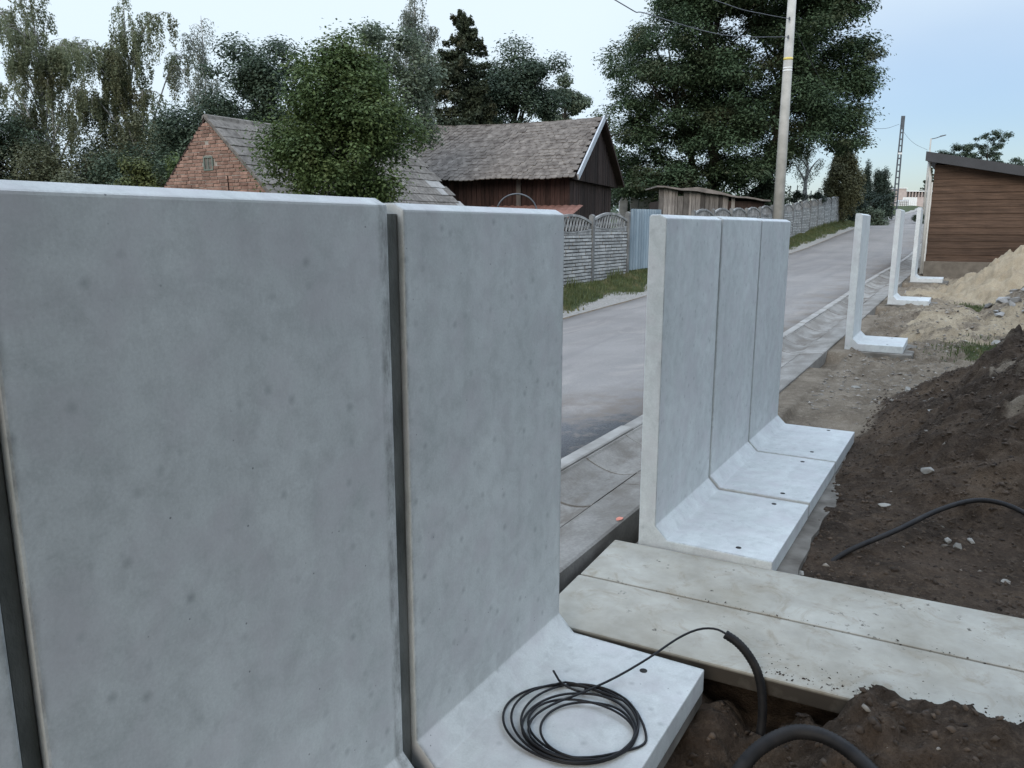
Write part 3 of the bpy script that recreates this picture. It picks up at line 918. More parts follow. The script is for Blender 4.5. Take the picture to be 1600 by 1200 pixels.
for i, (x, y_, s_, lab, fl) in enumerate(stones):
    o = put('stone', rock_mesh('stone', M_stone, 100 + i, s_, s_ * (0.6 + 0.5 * rc.random()), s_ * 0.75 * fl))
    o.location = (x, y_, gz(x, y_) + s_ * 0.12 * fl); o.rotation_euler = (rc.uniform(-.2, .2), rc.uniform(-.2, .2), rc.uniform(0, 6))
    tag(o, lab, 'stone', 'loose stones on the site')

rub_me = [rock_mesh('rubble_chunk', M_rubble, 200 + i, 1, 0.75, 0.45, 9) for i in range(6)]
for i in range(70):
    a, rr_ = rc.uniform(0, 6.28), rc.uniform(0.0, 1.0) ** 0.6
    x, y_ = 2.22 + 0.80 * rr_ * math.cos(a), 12.0 + 1.35 * rr_ * math.sin(a)
    s_ = rc.uniform(0.06, 0.19)
    o = put('rubble_chunk', rub_me[i % 6])
    o.location = (x, y_, gz(x, y_) + s_ * 0.25); o.rotation_euler = (rc.uniform(-.6, .6), rc.uniform(-.6, .6), rc.uniform(0, 6)); o.scale = (s_, s_, s_)
    tag(o, 'broken grey concrete lump in the rubble heap beside the sand pile', 'rubble', 'broken concrete lumps heaped by the sand')


def scatter_stuff(name, m, pts, sizes, seed, flat=0.6):
    """many tiny 8-vertex lumps in one mesh"""
    r_ = np.random.default_rng(seed)
    base = np.array([(0, 0, 1), (1, 0, 0), (0.3, .95, 0), (-.8, .6, 0), (-.8, -.6, 0), (.3, -.95, 0), (0, 0, -1)], float)
    tri = np.array([(0, 1, 2), (0, 2, 3), (0, 3, 4), (0, 4, 5), (0, 5, 1), (6, 2, 1), (6, 3, 2), (6, 4, 3), (6, 5, 4), (6, 1, 5)])
    n = len(pts)
    V = base[None] * (0.40 + 1.0 * r_.random((n, 7, 1))) * (0.6 + 0.8 * r_.random((n, 1, 3)))
    V = V * sizes[:, None, None] * np.array([1, 1, flat])
    a = r_.random(n) * 6.28; t = (r_.random(n) - .5) * 1.0
    ca, sa = np.cos(a)[:, None], np.sin(a)[:, None]
    x = V[..., 0] * ca - V[..., 1] * sa; y = V[..., 0] * sa + V[..., 1] * ca; z = V[..., 2] + x * t[:, None]
    V = np.stack([x, y, z], -1) + pts[:, None, :]
    F_ = (tri[None] + (np.arange(n) * 7)[:, None, None]).reshape(-1, 3)
    o = put(name, np_mesh(name, V.reshape(-1, 3), F_, m)); tag(o, kind='stuff'); return o


def site_pts(n, x0, x1, y0, y1, seed, p=None):
    r_ = np.random.default_rng(seed)
    x = x0 + (x1 - x0) * r_.random(n); y = y0 + (y1 - y0) * r_.random(n)
    if p is not None:
        k = r_.random(n) < p(x, y); x, y = x[k], y[k]
    return np.stack([x, y, ground(x, y)], -1)


P1 = site_pts(13000, 0.62, 2.6, -0.9, 6.0, 1, lambda x, y: np.where((y > 0.1) & (y < 1.15) & (x < 1.7), 0, 1.0))
tagd = scatter_stuff('soil_clods', M_clod, P1, 0.003 + 0.017 * np.random.default_rng(2).random(len(P1)) ** 2.6, 3, 0.7)
_r = np.random.default_rng(77)
cx_ = np.concatenate([0.2 + 1.5 * _r.random(90), 0.75 + 0.95 * _r.random(260)]); cy_ = np.concatenate([0.588 + 0.02 * _r.normal(size=90), np.zeros(260)])
cy_[90:] = 0.13 + 0.10 * np.clip(cx_[90:] - 0.75, 0, 1) + np.abs(_r.normal(size=260)) * 0.07
cy_ += (cx_ + 0.17) * math.tan(R(2.6)) * np.r_[np.ones(90), np.zeros(260)]
scatter_stuff('soil_clods', M_clod, np.stack([cx_, cy_, np.full(350, -0.0365)], -1), 0.0015 + 0.006 * _r.random(350) ** 4, 78, 0.6)
P2 = site_pts(7000, 0.0, 2.6, 4.4, 12, 4, lambda x, y: np.where(y < 5.0 + 0.9 * np.clip(x - 0.6, 0, 3), 0.10, 1.0))
P2b = site_pts(130, 0.64, 2.2, -0.6, 4.2, 5, lambda x, y: np.where((y > 0.1) & (y < 1.15) & (x < 1.7), 0, 1.0))
P2 = np.concatenate([P2, P2b])
scatter_stuff('gravel', M_gravel, P2, 0.003 + 0.026 * np.random.default_rng(6).random(len(P2)) ** 3.5, 7, 0.6)

# ------------------------------------------------------------------ grass


def blades(name, pts, hmin, hmax, seed, wid=0.012, m=M_grass, lean=0.5):
    r_ = np.random.default_rng(seed)
    n = len(pts)
    h = hmin + (hmax - hmin) * r_.random(n) ** 1.6
    a = r_.random(n) * 6.28
    d = np.stack([np.cos(a), np.sin(a), np.zeros(n)], -1)
    s_ = np.stack([-np.sin(a), np.cos(a), np.zeros(n)], -1) * (wid * (0.6 + 0.8 * r_.random(n)))[:, None]
    ln = (lean * r_.random(n) * h)[:, None]
    p0 = pts - np.array([0, 0, 0.02])
    up = np.array([0, 0, 1.0])[None]
    mid = p0 + up * (h * 0.55)[:, None] + d * ln * 0.3
    tip = p0 + up * h[:, None] + d * ln
    V = np.stack([p0 - s_, p0 + s_, mid + s_ * .8, mid - s_ * .8, tip], 1).reshape(-1, 3)
    b = (np.arange(n) * 5)[:, None]
    F_ = np.concatenate([b + [0, 1, 2], b + [0, 2, 3], b + [3, 2, 4]])
    o = put(name, np_mesh(name, V, F_, m)); tag(o, kind='stuff'); return o


r_ = np.random.default_rng(12)
n = 42000
gy = 7 + 50 * r_.random(n) ** 1.5
gx = -5.82 - 0.95 * r_.random(n) ** 0.8 + 0.07 * np.sin(gy * 1.7)
k = fbm(gx, gy, 1.1, 3, 91) > -0.33
gx, gy = gx[k], gy[k]
blades('grass', np.stack([gx, gy, ground(gx, gy)], -1), 0.03, 0.15, 13, 0.0075)
n = 5000
gy = 7 + 48 * r_.random(n); gx = -6.70 + 0.12 * r_.random(n)
k = fbm(gx, gy, 0.8, 3, 97) > 0.05
gx, gy = gx[k], gy[k]
blades('weeds', np.stack([gx, gy, ground(gx, gy)], -1), 0.08, 0.33, 14, 0.009)
n = 700
gy = 9 + 14 * r_.random(n); gx = -5.62 - 0.4 * r_.random(n)
k = fbm(gx, gy, 1.9, 3, 99) > 0.16
gx, gy = gx[k], gy[k]
blades('grass', np.stack([gx, gy, ground(gx, gy)], -1), 0.04, 0.14, 15, 0.012)
gx = np.concatenate([1.55 + 0.42 * r_.normal(size=4500), 1.62 + 0.33 * r_.normal(size=3500)])
gy = np.concatenate([13.6 + 0.35 * r_.normal(size=4500), 9.2 + 0.35 * r_.normal(size=3500)])
k = gx > 0.7
gx, gy = gx[k], gy[k]
blades('grass', np.stack([gx, gy, ground(gx, gy)], -1), 0.02, 0.08, 16, 0.006)

# ------------------------------------------------------------------ concrete panel fence
FX = -6.8
BAY = 2.22


def relief_slab(seed):
    rr = random.Random(seed)
    mb_ = MB()
    w, h = BAY - 0.13, 0.40
    mb_.box(-0.022, 0.012, 0, w, 0, h - 0.004)
    rows, cols = 5, 6
    for j in range(rows):
        off = (j % 2) * 0.5
        for i in range(-1, cols):
            a = (i + off) * w / cols + 0.010; b = a + w / cols - 0.020
            a = max(a, 0.006); b = min(b, w - 0.006)
            if b - a < 0.03: continue
            z0 = j * h / rows + 0.009; z1 = z0 + h / rows - 0.020
            mb_.box(0.012, 0.036 + rr.uniform(-.008, .014), a + rr.uniform(0, .012), b - rr.uniform(0, .012), z0 + rr.uniform(0, .006), z1 - rr.uniform(0, .006))
    return mb_.mesh('fence_slab', M_fence)


slab_mes = [relief_slab(i) for i in range(3)]


def lattice_mesh():
    w = BAY - 0.13
    mb_ = MB()
    def topz(y): return 0.30 + 0.17 * math.sin(math.pi * max(0, min(1, y / w))) ** 0.9
    def botz(y): return 0.10 - 0.06 * math.sin(math.pi * max(0, min(1, y / w)))
    n = 14
    for k in range(n):
        a, b = w * k / n, w * (k + 1) / n
        ta, tb = topz(a), topz(b); ba, bb = botz(a), botz(b)
        for (pa, pb, qa, qb, d) in ((ta - 0.055, tb - 0.055, ta, tb, 0.032), (0.0, 0.0, ba, bb, 0.020), (ba, bb, ba + 0.03, bb + 0.03, 0.030)):
            mb_.add([(-d, a, pa), (d, a, pa), (d, b, pb), (-d, b, pb), (-d, a, qa), (d, a, qa), (d, b, qb), (-d, b, qb)],
                    [(0, 3, 2, 1), (4, 5, 6, 7), (0, 1, 5, 4), (1, 2, 6, 5), (2, 3, 7, 6), (3, 0, 4, 7)])
    # leaning cast bars with knots, two rows of openings
    m_ = 13
    for i in range(-3, m_ + 1):
        for sgn, x_ in ((1, 0.012), (-1, -0.012)):
            y0 = w * (i + 0.5) / m_; 
            y1 = y0 + sgn * 0.20
            if sgn < 0: y0, y1 = y0 + 0.1, y1 + 0.1
            a = Vector((x_, y0, 0.04)); b = Vector((x_, y1, 0.46))
            # clip to the frame
            seg = []
            for t in np.linspace(0, 1, 12):
                p = a.lerp(b, t)
                if 0.01 < p.y < w - 0.01 and botz(p.y) < p.z < topz(p.y) - 0.03: seg.append(p)
            if len(seg) > 2: mb_.bar(seg[0], seg[-1], 0.036, 0.022, (1, 0, 0))
    return mb_.mesh('lattice_panel', M_lattice)


lat_me = lattice_mesh()
post_me = MB().prism([(-0.06, 0), (0.06, 0), (0.06, 1.66), (0.0, 1.70), (-0.06, 1.66)], 0, 0.12, 'y').mesh('fence_post', M_post, bevel=0.006)


def fence_run(label, ystart, nbays, group=None):
    z0 = gz(FX + 0.05, ystart, False)
    t = thing('concrete_fence', label, 'fence', (FX, ystart, z0))
    rr = random.Random(int(ystart * 10))
    for i in range(nbays + 1):
        yy = ystart + i * BAY
        zz = gz(FX + 0.05, yy, False) - z0 - 0.06
        put('fence_post', post_me, t, Matrix.Translation((rr.uniform(-.012, .012), yy - ystart - 0.06, zz)) @ Matrix.Rotation(rr.uniform(-.012, .012), 4, 'Y'))
        if i == nbays: break
        zb = gz(FX + 0.05, yy + BAY, False) - z0 - 0.06
        za = max(zz, zb) * 0.5 + min(zz, zb) * 0.5 + 0.03
        for j in range(3):
            put('fence_slab', slab_mes[(i + j) % 3], t, Matrix.Translation((0, yy - ystart + 0.065, za + j * 0.402)))
        put('lattice_panel', lat_me, t, Matrix.Translation((0, yy - ystart + 0.065, za + 3 * 0.402 + 0.002)))
    return t


fence_run('grey cast concrete panel fence with arched lattice tops in front of the wooden barn', 17.17 - 6 * BAY, 6)
fence_run('long whitish concrete panel fence with arched tops climbing beside the far road', 22.72, 14)

# sheet metal gate between the two runs
gt = thing('sheet_gate', 'narrow blue-grey corrugated sheet metal gate at the end of the barn fence', 'gate', (FX, 17.30, gz(FX, 17.3, False)))
pitch = 0.19
nsh = 12
sheet = MB().prism([(-0.012, 0.0), (-0.012, 0.05), (0.022, 0.075), (0.022, 0.125), (-0.012, 0.15), (-0.012, pitch), (-0.015, pitch), (-0.015, 0.15), (0.019, 0.125), (0.019, 0.075), (-0.015, 0.05), (-0.015, 0.0)], 0, 1.62, 'z').mesh('gate_sheet', M_gate)
for i in range(nsh):
    put('gate_sheet', sheet, gt, Matrix.Translation((0.03, 0.06 + i * (pitch + 0.001), 0.06 + 0.022 * (i * pitch) * 0.5)))
fr = MB()
for z_ in (0.25, 1.45):
    fr.box(-0.045, -0.005, 0.02, 2.38, z_, z_ + 0.05)
for y_ in (0.0, 2.33):
    fr.box(-0.06, 0.0, y_, y_ + 0.05, 0.0, 1.6)
fr.build('gate_frame', M_steel, gt)

# ------------------------------------------------------------------ power poles, lamp, wires


def ring_tube(z0, z1, r0, r1, n=20):
    return MB().tube([(0, 0, z0), (0, 0, z1)], [r0, r1], n)


px_, py_ = -6.32, 32.85
pz_ = gz(px_, py_, False) - 0.2
pole = thing('utility_pole', 'tall round concrete pole with yellow and white bands beside the arched fence', 'pole', (px_, py_, pz_))
ring_tube(0, 12.2, 0.235, 0.155, 24).build('pole_shaft', M_pole, pole, smooth=True)
for z_, h_, m_ in ((8.49 - pz_, 0.10, M_yellow), (8.13 - pz_, 0.05, M_white), (8.02 - pz_, 0.06, M_white)):
    r_1 = 0.235 - 0.08 * z_ / 12.2 + 0.004
    MB().tube([(0, 0, z_ - h_ / 2), (0, 0, z_ + h_ / 2)], r_1, 24).build('painted_band', m_, pole, smooth=True)
hb = MB(); hb.bar((-0.15, -0.9, 11.6), (-0.15, 0.9, 11.6), 0.08)
hb.build('cross_arm', M_steel, pole)
hk = MB()
for z_ in (10.0 - pz_, 9.3 - pz_):
    hk.bar((0, -0.13, z_), (0, -0.30, z_), 0.04); hk.tube([(0, -0.26, z_ - 0.06), (0, -0.26, z_ + 0.06)], 0.035, 8)
hk.build('wire_hook', M_steel, pole)


def wire(label, pts, r=0.013):
    o = MB().tube(spline(pts, 10), r, 5).build('overhead_wire', M_wire, smooth=True)
    tag(o, label, 'wire', 'overhead wires between the poles')


wire('upper overhead wire coming down to the tall round pole', [(-6.5, -14, 9.6), (-6.45, 5, 7.4), (-6.4, 15.1, 7.60), (-6.4, 24.2, 8.64), (-6.35, 28.4, 9.28), (-6.33, 32.6, 10.0)])
wire('lower overhead wire running in front of the big tree', [(-6.5, -14, 8.6), (-6.45, 4, 6.75), (-6.4, 15.1, 6.72), (-6.4, 17.2, 6.87), (-6.4, 24, 7.7), (-6.33, 32.6, 9.3)])
wire('sagging wire between the round pole and the slim lattice pole', [(-6.3, 33.0, 9.9), (-6.0, 40, 8.4), (-5.6, 48.7, 7.85), (-5.6, 54.6, 8.0), (-5.45, 62, 8.7), (-5.2, 68.4, 9.65)])
wire('wire dropping from the slim lattice pole towards the street lamp', [(-5.15, 68.7, 9.6), (-4.6, 68.2, 8.75), (-3.9, 67.8, 8.05), (-2.95, 67.2, 7.5)], 0.011)

lpz = gz(-4.95, 68.3, False) - 0.3
lp = thing('lattice_pole', 'slim dark lattice power pole standing at the far bend of the road', 'pole', (-4.95, 68.3, lpz))
hh = 10.25 - lpz
mb = MB()
for s_ in (-1, 1):
    mb.bar((s_ * 0.17, 0, 0), (s_ * 0.09, 0, hh), 0.075, 0.09)
mb.build('pole_leg', M_steel, lp)
rung = MB().box(-0.14, 0.14, -0.04, 0.04, 0, 0.10).mesh('pole_rung', M_steel)
for i in range(17):
    put('pole_rung', rung, lp, Matrix.Translation((0, 0, 0.4 + i * hh / 17.5)))
MB().box(-0.13, 0.13, -0.06, 0.06, hh - 1.0, hh).build('pole_cap', M_steel, lp)
MB().box(-0.15, 0.15, -0.062, 0.062, hh * 0.66, hh * 0.66 + 0.14).build('painted_band', M_white, lp)
lp.rotation_euler = (0, 0, R(30))

lz = gz(-2.7, 67.0, False) - 0.2
lm = thing('street_lamp', 'thin street lamp with angled arm rising behind the brown building corner', 'street lamp', (-2.78, 67.0, lz))
hh = 8.32 - lz
MB().tube([(0, 0, 0), (0, 0, hh)], [0.10, 0.055], 10).build('lamp_post', M_pole, lm, smooth=True)
MB().tube([(0, 0, hh - 0.05), (0.35, 0.1, hh + 0.03), (0.62, 0.18, hh + 0.13)], 0.03, 8).build('lamp_arm', M_steel, lm, smooth=True)
MB().prism([(0, 0), (0.42, 0.10), (0.44, 0.16), (0.05, 0.10)], -0.08, 0.08, 'y').build('lamp_head', M_steel, lm).location = (0.55, 0.16, hh + 0.08)

# ------------------------------------------------------------------ brown timber building
BY = 22.0
bz = 0.40
b = thing('timber_building', 'brown timber-clad building with dark sloping roof edge beyond the single wall elements', 'building', (0.05, BY, bz))
BWID = 5.6
MB().box(-0.03, BWID, -0.045, 8, -0.3, 0.335).build('plinth', M_sill, b, bevel=0.01)


def roofz(x): return 2.99 - 0.205 * (x + 0.15)     # underside of the roof, local


core = MB()
core.prism([(0.0, 0.33), (BWID, 0.33), (BWID, roofz(BWID) - 0.02), (0.0, roofz(0) - 0.02)], 0.05, 8.0, 'y')
core.build('wall_core', M_barn, b)
nP = 17
for i in range(nP):
    z0 = 0.338 + i * 0.182; z1 = z0 + 0.190
    # the planks follow the wall and are cut under the roof slope
    xr = BWID
    if z1 > roofz(BWID): xr = max(0.4, min(BWID, (2.99 - z1) / 0.205 - 0.15))
    if z1 > roofz(0.0) + 0.05: continue
    mbp = MB()
    xe = xr + 0.9 if xr < BWID else xr
    mbp.add([(0, 0.0, z0), (xe, 0.0, z0), (xr, 0.017, z1), (0, 0.017, z1), (0, 0.045, z0), (xe, 0.045, z0), (xr, 0.045, z1), (0, 0.045, z1)],
            [(0, 1, 2, 3), (5, 4, 7, 6), (0, 4, 5, 1), (1, 5, 6, 2), (2, 6, 7, 3), (3, 7, 4, 0)])
    mbp.build('siding_plank', M_brown, b).location = (random.uniform(-0.006, 0.006), random.uniform(-.004, .004), 0)
rf = MB()
sl = 0.205
rf.add([(-0.20, -0.30, roofz(-0.2) + 0.20), (BWID + .2, -0.30, roofz(BWID + .2) + 0.20), (BWID + .2, 8.3, roofz(BWID + .2) + 0.20), (-0.20, 8.3, roofz(-0.2) + 0.20),
        (-0.20, -0.30, roofz(-0.2)), (BWID + .2, -0.30, roofz(BWID + .2)), (BWID + .2, 8.3, roofz(BWID + .2)), (-0.20, 8.3, roofz(-0.2))],
       [(0, 1, 2, 3), (7, 6, 5, 4), (0, 4, 5, 1), (1, 5, 6, 2), (2, 6, 7, 3), (3, 7, 4, 0)])
rf.build('roof', M_fascia, b, bevel=0.008)
fa = MB()
fa.add([(-0.225, -0.325, roofz(-0.225) - 0.01), (BWID + .2, -0.325, roofz(BWID + .2) - 0.01), (BWID + .2, -0.325, roofz(BWID + .2) + 0.235), (-0.225, -0.325, roofz(-0.225) + 0.235),
        (-0.225, -0.302, roofz(-0.225) - 0.01), (BWID + .2, -0.302, roofz(BWID + .2) - 0.01), (BWID + .2, -0.302, roofz(BWID + .2) + 0.235), (-0.225, -0.302, roofz(-0.225) + 0.235)],
       [(0, 1, 2, 3), (5, 4, 7, 6), (0, 4, 5, 1), (1, 5, 6, 2), (2, 6, 7, 3), (3, 7, 4, 0)])
fa.build('fascia_board', M_fascia, b)
MB().tube([(-0.085, -0.02, 0.0), (-0.085, -0.02, 2.55), (-0.13, -0.02, 2.75), (-0.13, -0.02, 2.98)], 0.045, 10).build('downpipe', M_pipe, b, smooth=True)
MB().box(-0.05, -0.006, -0.02, 0.05, 0.0, 2.45).build('corner_post', M_pipe, b)

# ------------------------------------------------------------------ roofs from single tiles


def tile_mesh(name, w, l, th, m, curve=0.0, n=1):
    mb_ = MB()
    if curve:
        # plain tile with a rounded lower edge
        pts = [(-w / 2, 0), (-w / 2, -l * 0.86)] + [(-w / 2 * math.cos(a), -l * 0.86 - l * 0.14 * math.sin(a)) for a in np.linspace(0.5, math.pi - 0.5, 4)] + [(w / 2, -l * 0.86), (w / 2, 0)]
        vs = [(p[0], p[1], 0) for p in pts] + [(p[0], p[1], th) for p in pts]
        k_ = len(pts)
        mb_.add(vs, [tuple(range(k_))[::-1], tuple(range(k_, 2 * k_))] + [(i, (i + 1) % k_, (i + 1) % k_ + k_, i + k_) for i in range(k_)])
    else:
        mb_.box(-w / 2, w / 2, -l, 0, 0, th)
    return mb_.mesh(name, m)


def tiled(parent, M, width, slope, tw, course, me_, rr, name, part_test, sag=None, jit=1.0, lift=0.0, pale=None, pale_me=None):
    """lay courses of tiles over a plane: local x along the eave, local -y down the slope from the ridge"""
    rest = []
    rows = int(slope / course)
    cols = int(width / tw)
    l_over = 1.25
    cnt = 0
    for j in range(rows + 1):
        for i in range(-(j % 2), cols + 1):
            x = (i + 0.5 + 0.5 * (j % 2)) * tw
            if i < 0: x = 0.25 * tw
            if x + 0.3 * tw > width: continue
            yd = -j * course
            T = M @ Matrix.Translation((x, yd + 0.02 + rr.uniform(-.012, .012) * jit, lift + (sag(x / width, j / max(1, rows)) if sag else 0) + rr.uniform(0, .006) * jit)) \
                @ Matrix.Rotation(R(-3.2) * 1.0 + rr.uniform(-.015, .015) * jit, 4, 'X') @ Matrix.Rotation(rr.uniform(-.02, .02) * jit, 4, 'Y') @ Matrix.Rotation(rr.uniform(-.025, .025) * jit, 4, 'Z')
            if i < 0: T = T @ Matrix.Diagonal((0.5, 1, 1, 1))
            mm = me_
            if pale and pale(i, j): mm = pale_me
            if cnt < 298 and part_test(x, j):
                put(name, mm, parent, T); cnt += 1
            else:
                rest.append(T)
    if rest:
        vs = np.array([v.co[:] for v in me_.vertices]); fs = [tuple(p.vertices) for p in me_.polygons]
        mb_ = MB()
        for T in rest:
            A = np.array(T)
            mb_.add(vs @ A[:3, :3].T + A[:3, 3], fs)
        o = bpy.data.objects.new(name + '_rows', None)
        me2 = bpy.data.meshes.new(name + 's')
        me2.from_pydata(mb_.v, [], mb_.f); me2.materials.append(me_.materials[0])
        o = put('roof_covering', me2, parent); tag(o, kind='stuff')


# ---- brick outbuilding
GX, GY, GZ = -13.07, 9.0, 0.35
RZt = 3.92 - GZ
HALF = 2.45; SLP = 0.90
bb = thing('brick_outbuilding', 'old brick outbuilding with stepped gable and grey shingle roof behind the garden tree', 'building', (GX, GY, GZ))
eave = RZt - SLP * HALF
LEN = 6.75
MB().prism([(-HALF, 0), (HALF, 0), (HALF, eave - 0.06), (0, RZt - 0.09), (-HALF, eave - 0.06)], 0.014, LEN, 'y').build('wall_core', M_mortar, bb)
brick_me = [MB().box(0, 0.222, -0.0, 0.10, 0, 0.060).mesh('brick', M_brick, bevel=0.004) for _ in range(1)]
half_me = MB().box(0, 0.105, 0.0, 0.10, 0, 0.060).mesh('brick', M_brick, bevel=0.004)
rb = random.Random(21)
cz = 0.0735
rest = MB()
nb = 0
rows = int(RZt / cz)
for j in range(rows, -1, -1):
    z = j * cz
    xh = (RZt - 0.02 - z - 0.05) / SLP
    hw = min(HALF - 0.0, xh)
    if hw < 0.12: continue
    header = (j % 2 == 1)
    x = -hw + rb.uniform(-0.03, 0.04)
    while x < hw - 0.03:
        w = 0.222 if rb.random() < (0.72 if not header else 0.6) else 0.105
        if x + w > hw + 0.07: w = 0.105
        me_ = brick_me[0] if w > 0.2 else half_me
        # a small ventilation opening and the slot above it are left out
        cxm = x + w / 2
        hole = (abs(cxm - 0.02) < 0.15 and 2.48 < z < 2.76) or (abs(cxm - 0.0) < 0.10 and 2.96 < z < 3.06)
        T = Matrix.Translation((x, rb.uniform(-.010, .006), z + 0.006 + rb.uniform(-.003, .003))) @ Matrix.Rotation(rb.uniform(-.012, .012), 4, 'Y')
        if not hole:
            if nb < 299:
                put('brick', me_, bb, T); nb += 1
            else:
                rest.box(x, x + w, -0.0, 0.1, z + 0.006, z + 0.066)
        x += w + 0.013
o = rest.build('brickwork', M_brick, bb); tag(o, kind='stuff')
vf = MB()
vf.box(-0.13, -0.095, -0.02, 0.012, 2.50, 2.74); vf.box(0.135, 0.17, -0.02, 0.012, 2.50, 2.74); vf.box(-0.13, 0.17, -.022, 0.012, 2.735, 2.77); vf.box(-0.13, 0.17, -.022, 0.012, 2.475, 2.505); vf.box(0.0, 0.022, -0.012, 0.010, 2.505, 2.735)
wv = vf.build('vent_window', simple('green_window_frame', (0.10, 0.125, 0.105), (0.15, 0.165, 0.14), 9, 0.7, 0.1), bb)
MB().box(-0.095, 0.135, 0.002, 0.011, 2.505, 2.735).build('pane', M_shing, wv)
crk = MB(); crk.bar((0.62, -0.014, 1.75), (0.60, -0.014, 2.35), 0.025, 0.012); crk.build('rust_pipe', M_barnred, bb)
th = math.atan(SLP)
slen = (HALF + 0.35) / math.cos(th)
shin_me = tile_mesh('roof_shingle', 0.325, 0.40, 0.026, M_shing)
shinp_me = tile_mesh('roof_shingle', 0.325, 0.40, 0.026, M_shingL)
rt = random.Random(31)
dk = MB()
for s_ in (1, -1):
    xa = s_ * (HALF + 0.33)
    za = RZt - SLP * (HALF + 0.33)
    dk.add([(0, 0.0, RZt - 0.05), (xa, 0.0, za - 0.05), (xa, LEN + 0.12, za - 0.05), (0, LEN + 0.12, RZt - 0.05), (0, 0.0, RZt), (xa, 0.0, za), (xa, LEN + .12, za), (0, LEN + .12, RZt)],
           [(0, 1, 2, 3), (4, 5, 6, 7), (0, 1, 5, 4), (1, 2, 6, 5), (2, 3, 7, 6), (3, 0, 4, 7)])
roofo = dk.build('roof_deck', M_barn, bb)
Mx = Matrix(((0, -math.cos(th), math.sin(th), 0), (1, 0, 0, 0), (0, math.sin(th), math.cos(th), 0), (0, 0, 0, 1)))
Mright = Matrix.Translation((0, -0.02, RZt + 0.01)) @ Mx
pale_set = {(18, 5), (19, 5), (19, 6), (20, 8)}
tiled(bb, Mright, LEN + 0.12, slen, 0.33, 0.30, shin_me, rt, 'roof_shingle', lambda x, j: x < 3.1 or x > 6.0 or (j >= 5 and 17 * .33 < x), jit=0.7, pale=lambda i, j: (i, j) in pale_set, pale_me=shinp_me)
Mxl = Matrix(((0, math.cos(th), -math.sin(th), 0), (-1, 0, 0, 0), (0, math.sin(th), math.cos(th), 0), (0, 0, 0, 1)))
tiled(bb, Matrix.Translation((0, LEN + 0.1, RZt + 0.01)) @ Mxl, LEN + 0.1, slen, 0.33, 0.30, shin_me, rt, 'roof_shingle', lambda x, j: False, jit=0.7)
rg = MB()
for i in range(18):
    a = i * 0.40
    rg.prism([(-0.11, RZt - 0.06), (-0.085, RZt + 0.035), (0, RZt + 0.065), (0.085, RZt + 0.035), (0.11, RZt - 0.06), (0, RZt + 0.04)], a, a + 0.42)
rg.build('ridge_cap', M_shing, bb)
vb = MB()
vb.bar((0.02, -0.02, RZt - 0.01), (HALF + 0.35, -0.02, RZt - SLP * (HALF + 0.34)), 0.03, 0.035)
vb.build('verge_strip', M_shing, bb)

# ---- wooden barn
BTH = R(9.5)
bzb = 0.40
bn = thing('wooden_barn', 'dark weathered wooden barn with grey tiled gable roof behind the concrete fence', 'barn', (-9.69, 20.19, bzb), 0)
bn.rotation_euler = (0, 0, R(180) + BTH)
# local frame: +x runs along the long side away from the road, -y runs back into the barn
BL_, BW_ = 6.8, 6.0
ez = 3.27 - bzb; rzb = 5.27 - bzb
ov = 0.35


def barnz(d): return ez + (rzb - ez) * (d / (BW_ / 2))     # height of the roof plane d metres in from the roof edge


core = MB(); core.prism([(-ov, 0), (-BW_ + ov, 0), (-BW_ + ov, barnz(ov) - .12), (-BW_ / 2, rzb - 0.12), (-ov, barnz(ov) - .12)], 0.45, BL_ - 0.2, 'x')
core.build('barn_core', M_barn, bn)
pl = MB()
rp = random.Random(17)
x = 0.42
while x < BL_ - 0.2:
    w = rp.uniform(0.13, 0.19)
    pl.box(x, x + w - 0.012, -ov + 0.0 + rp.uniform(-.008, .008), -ov + 0.028, 0.05, ez - 0.05 + rp.uniform(-.05, 0.02))
    x += w
o = pl.build('side_boarding', M_barnred, bn); tag(o, kind='stuff')
pl = MB()
y = -ov
while y > -BW_ + ov:
    w = rp.uniform(0.14, 0.2)
    pl.box(0.40 + rp.uniform(-.01, .01), 0.44, y - w + 0.012, y, 0.0, ez - 0.12 + rp.uniform(-.03, .0))
    y -= w
o = pl.build('gable_boarding', M_barn, bn); tag(o, kind='stuff')
pl = MB()
y = -0.05
while y > -BW_ + 0.05:
    w = rp.uniform(0.14, 0.2)
    ym = y - w / 2
    d = min(-ym, BW_ + ym)
    zt = barnz(d) - 0.08
    pl.box(0.22 + rp.uniform(-.008, .008), 0.25, y - w + 0.010, y, ez - 0.14, max(zt, ez - 0.05))
    y -= w
o = pl.build('gable_triangle', M_barn, bn); tag(o, kind='stuff')
dk = MB()
for s_ in (0, 1):
    ya, yb = (0.0, -BW_ / 2) if s_ == 0 else (-BW_, -BW_ / 2)
    dk.add([(0.02, ya, ez - 0.05), (BL_, ya, ez - 0.05), (BL_, yb, rzb - 0.05), (0.02, yb, rzb - 0.05), (0.02, ya, ez - 0.01), (BL_, ya, ez - 0.01), (BL_, yb, rzb - 0.01), (0.02, yb, rzb - 0.01)],
           [(0, 1, 2, 3), (4, 5, 6, 7), (0, 1, 5, 4), (1, 2, 6, 5), (2, 3, 7, 6), (3, 0, 4, 7)])
dk.build('roof_deck', M_barn, bn)
bt = math.atan((rzb - ez) / (BW_ / 2))
bsl = (BW_ / 2) / math.cos(bt) + 0.12
bt_me = tile_mesh('roof_tile', 0.178, 0.31, 0.024, M_tile, curve=1)
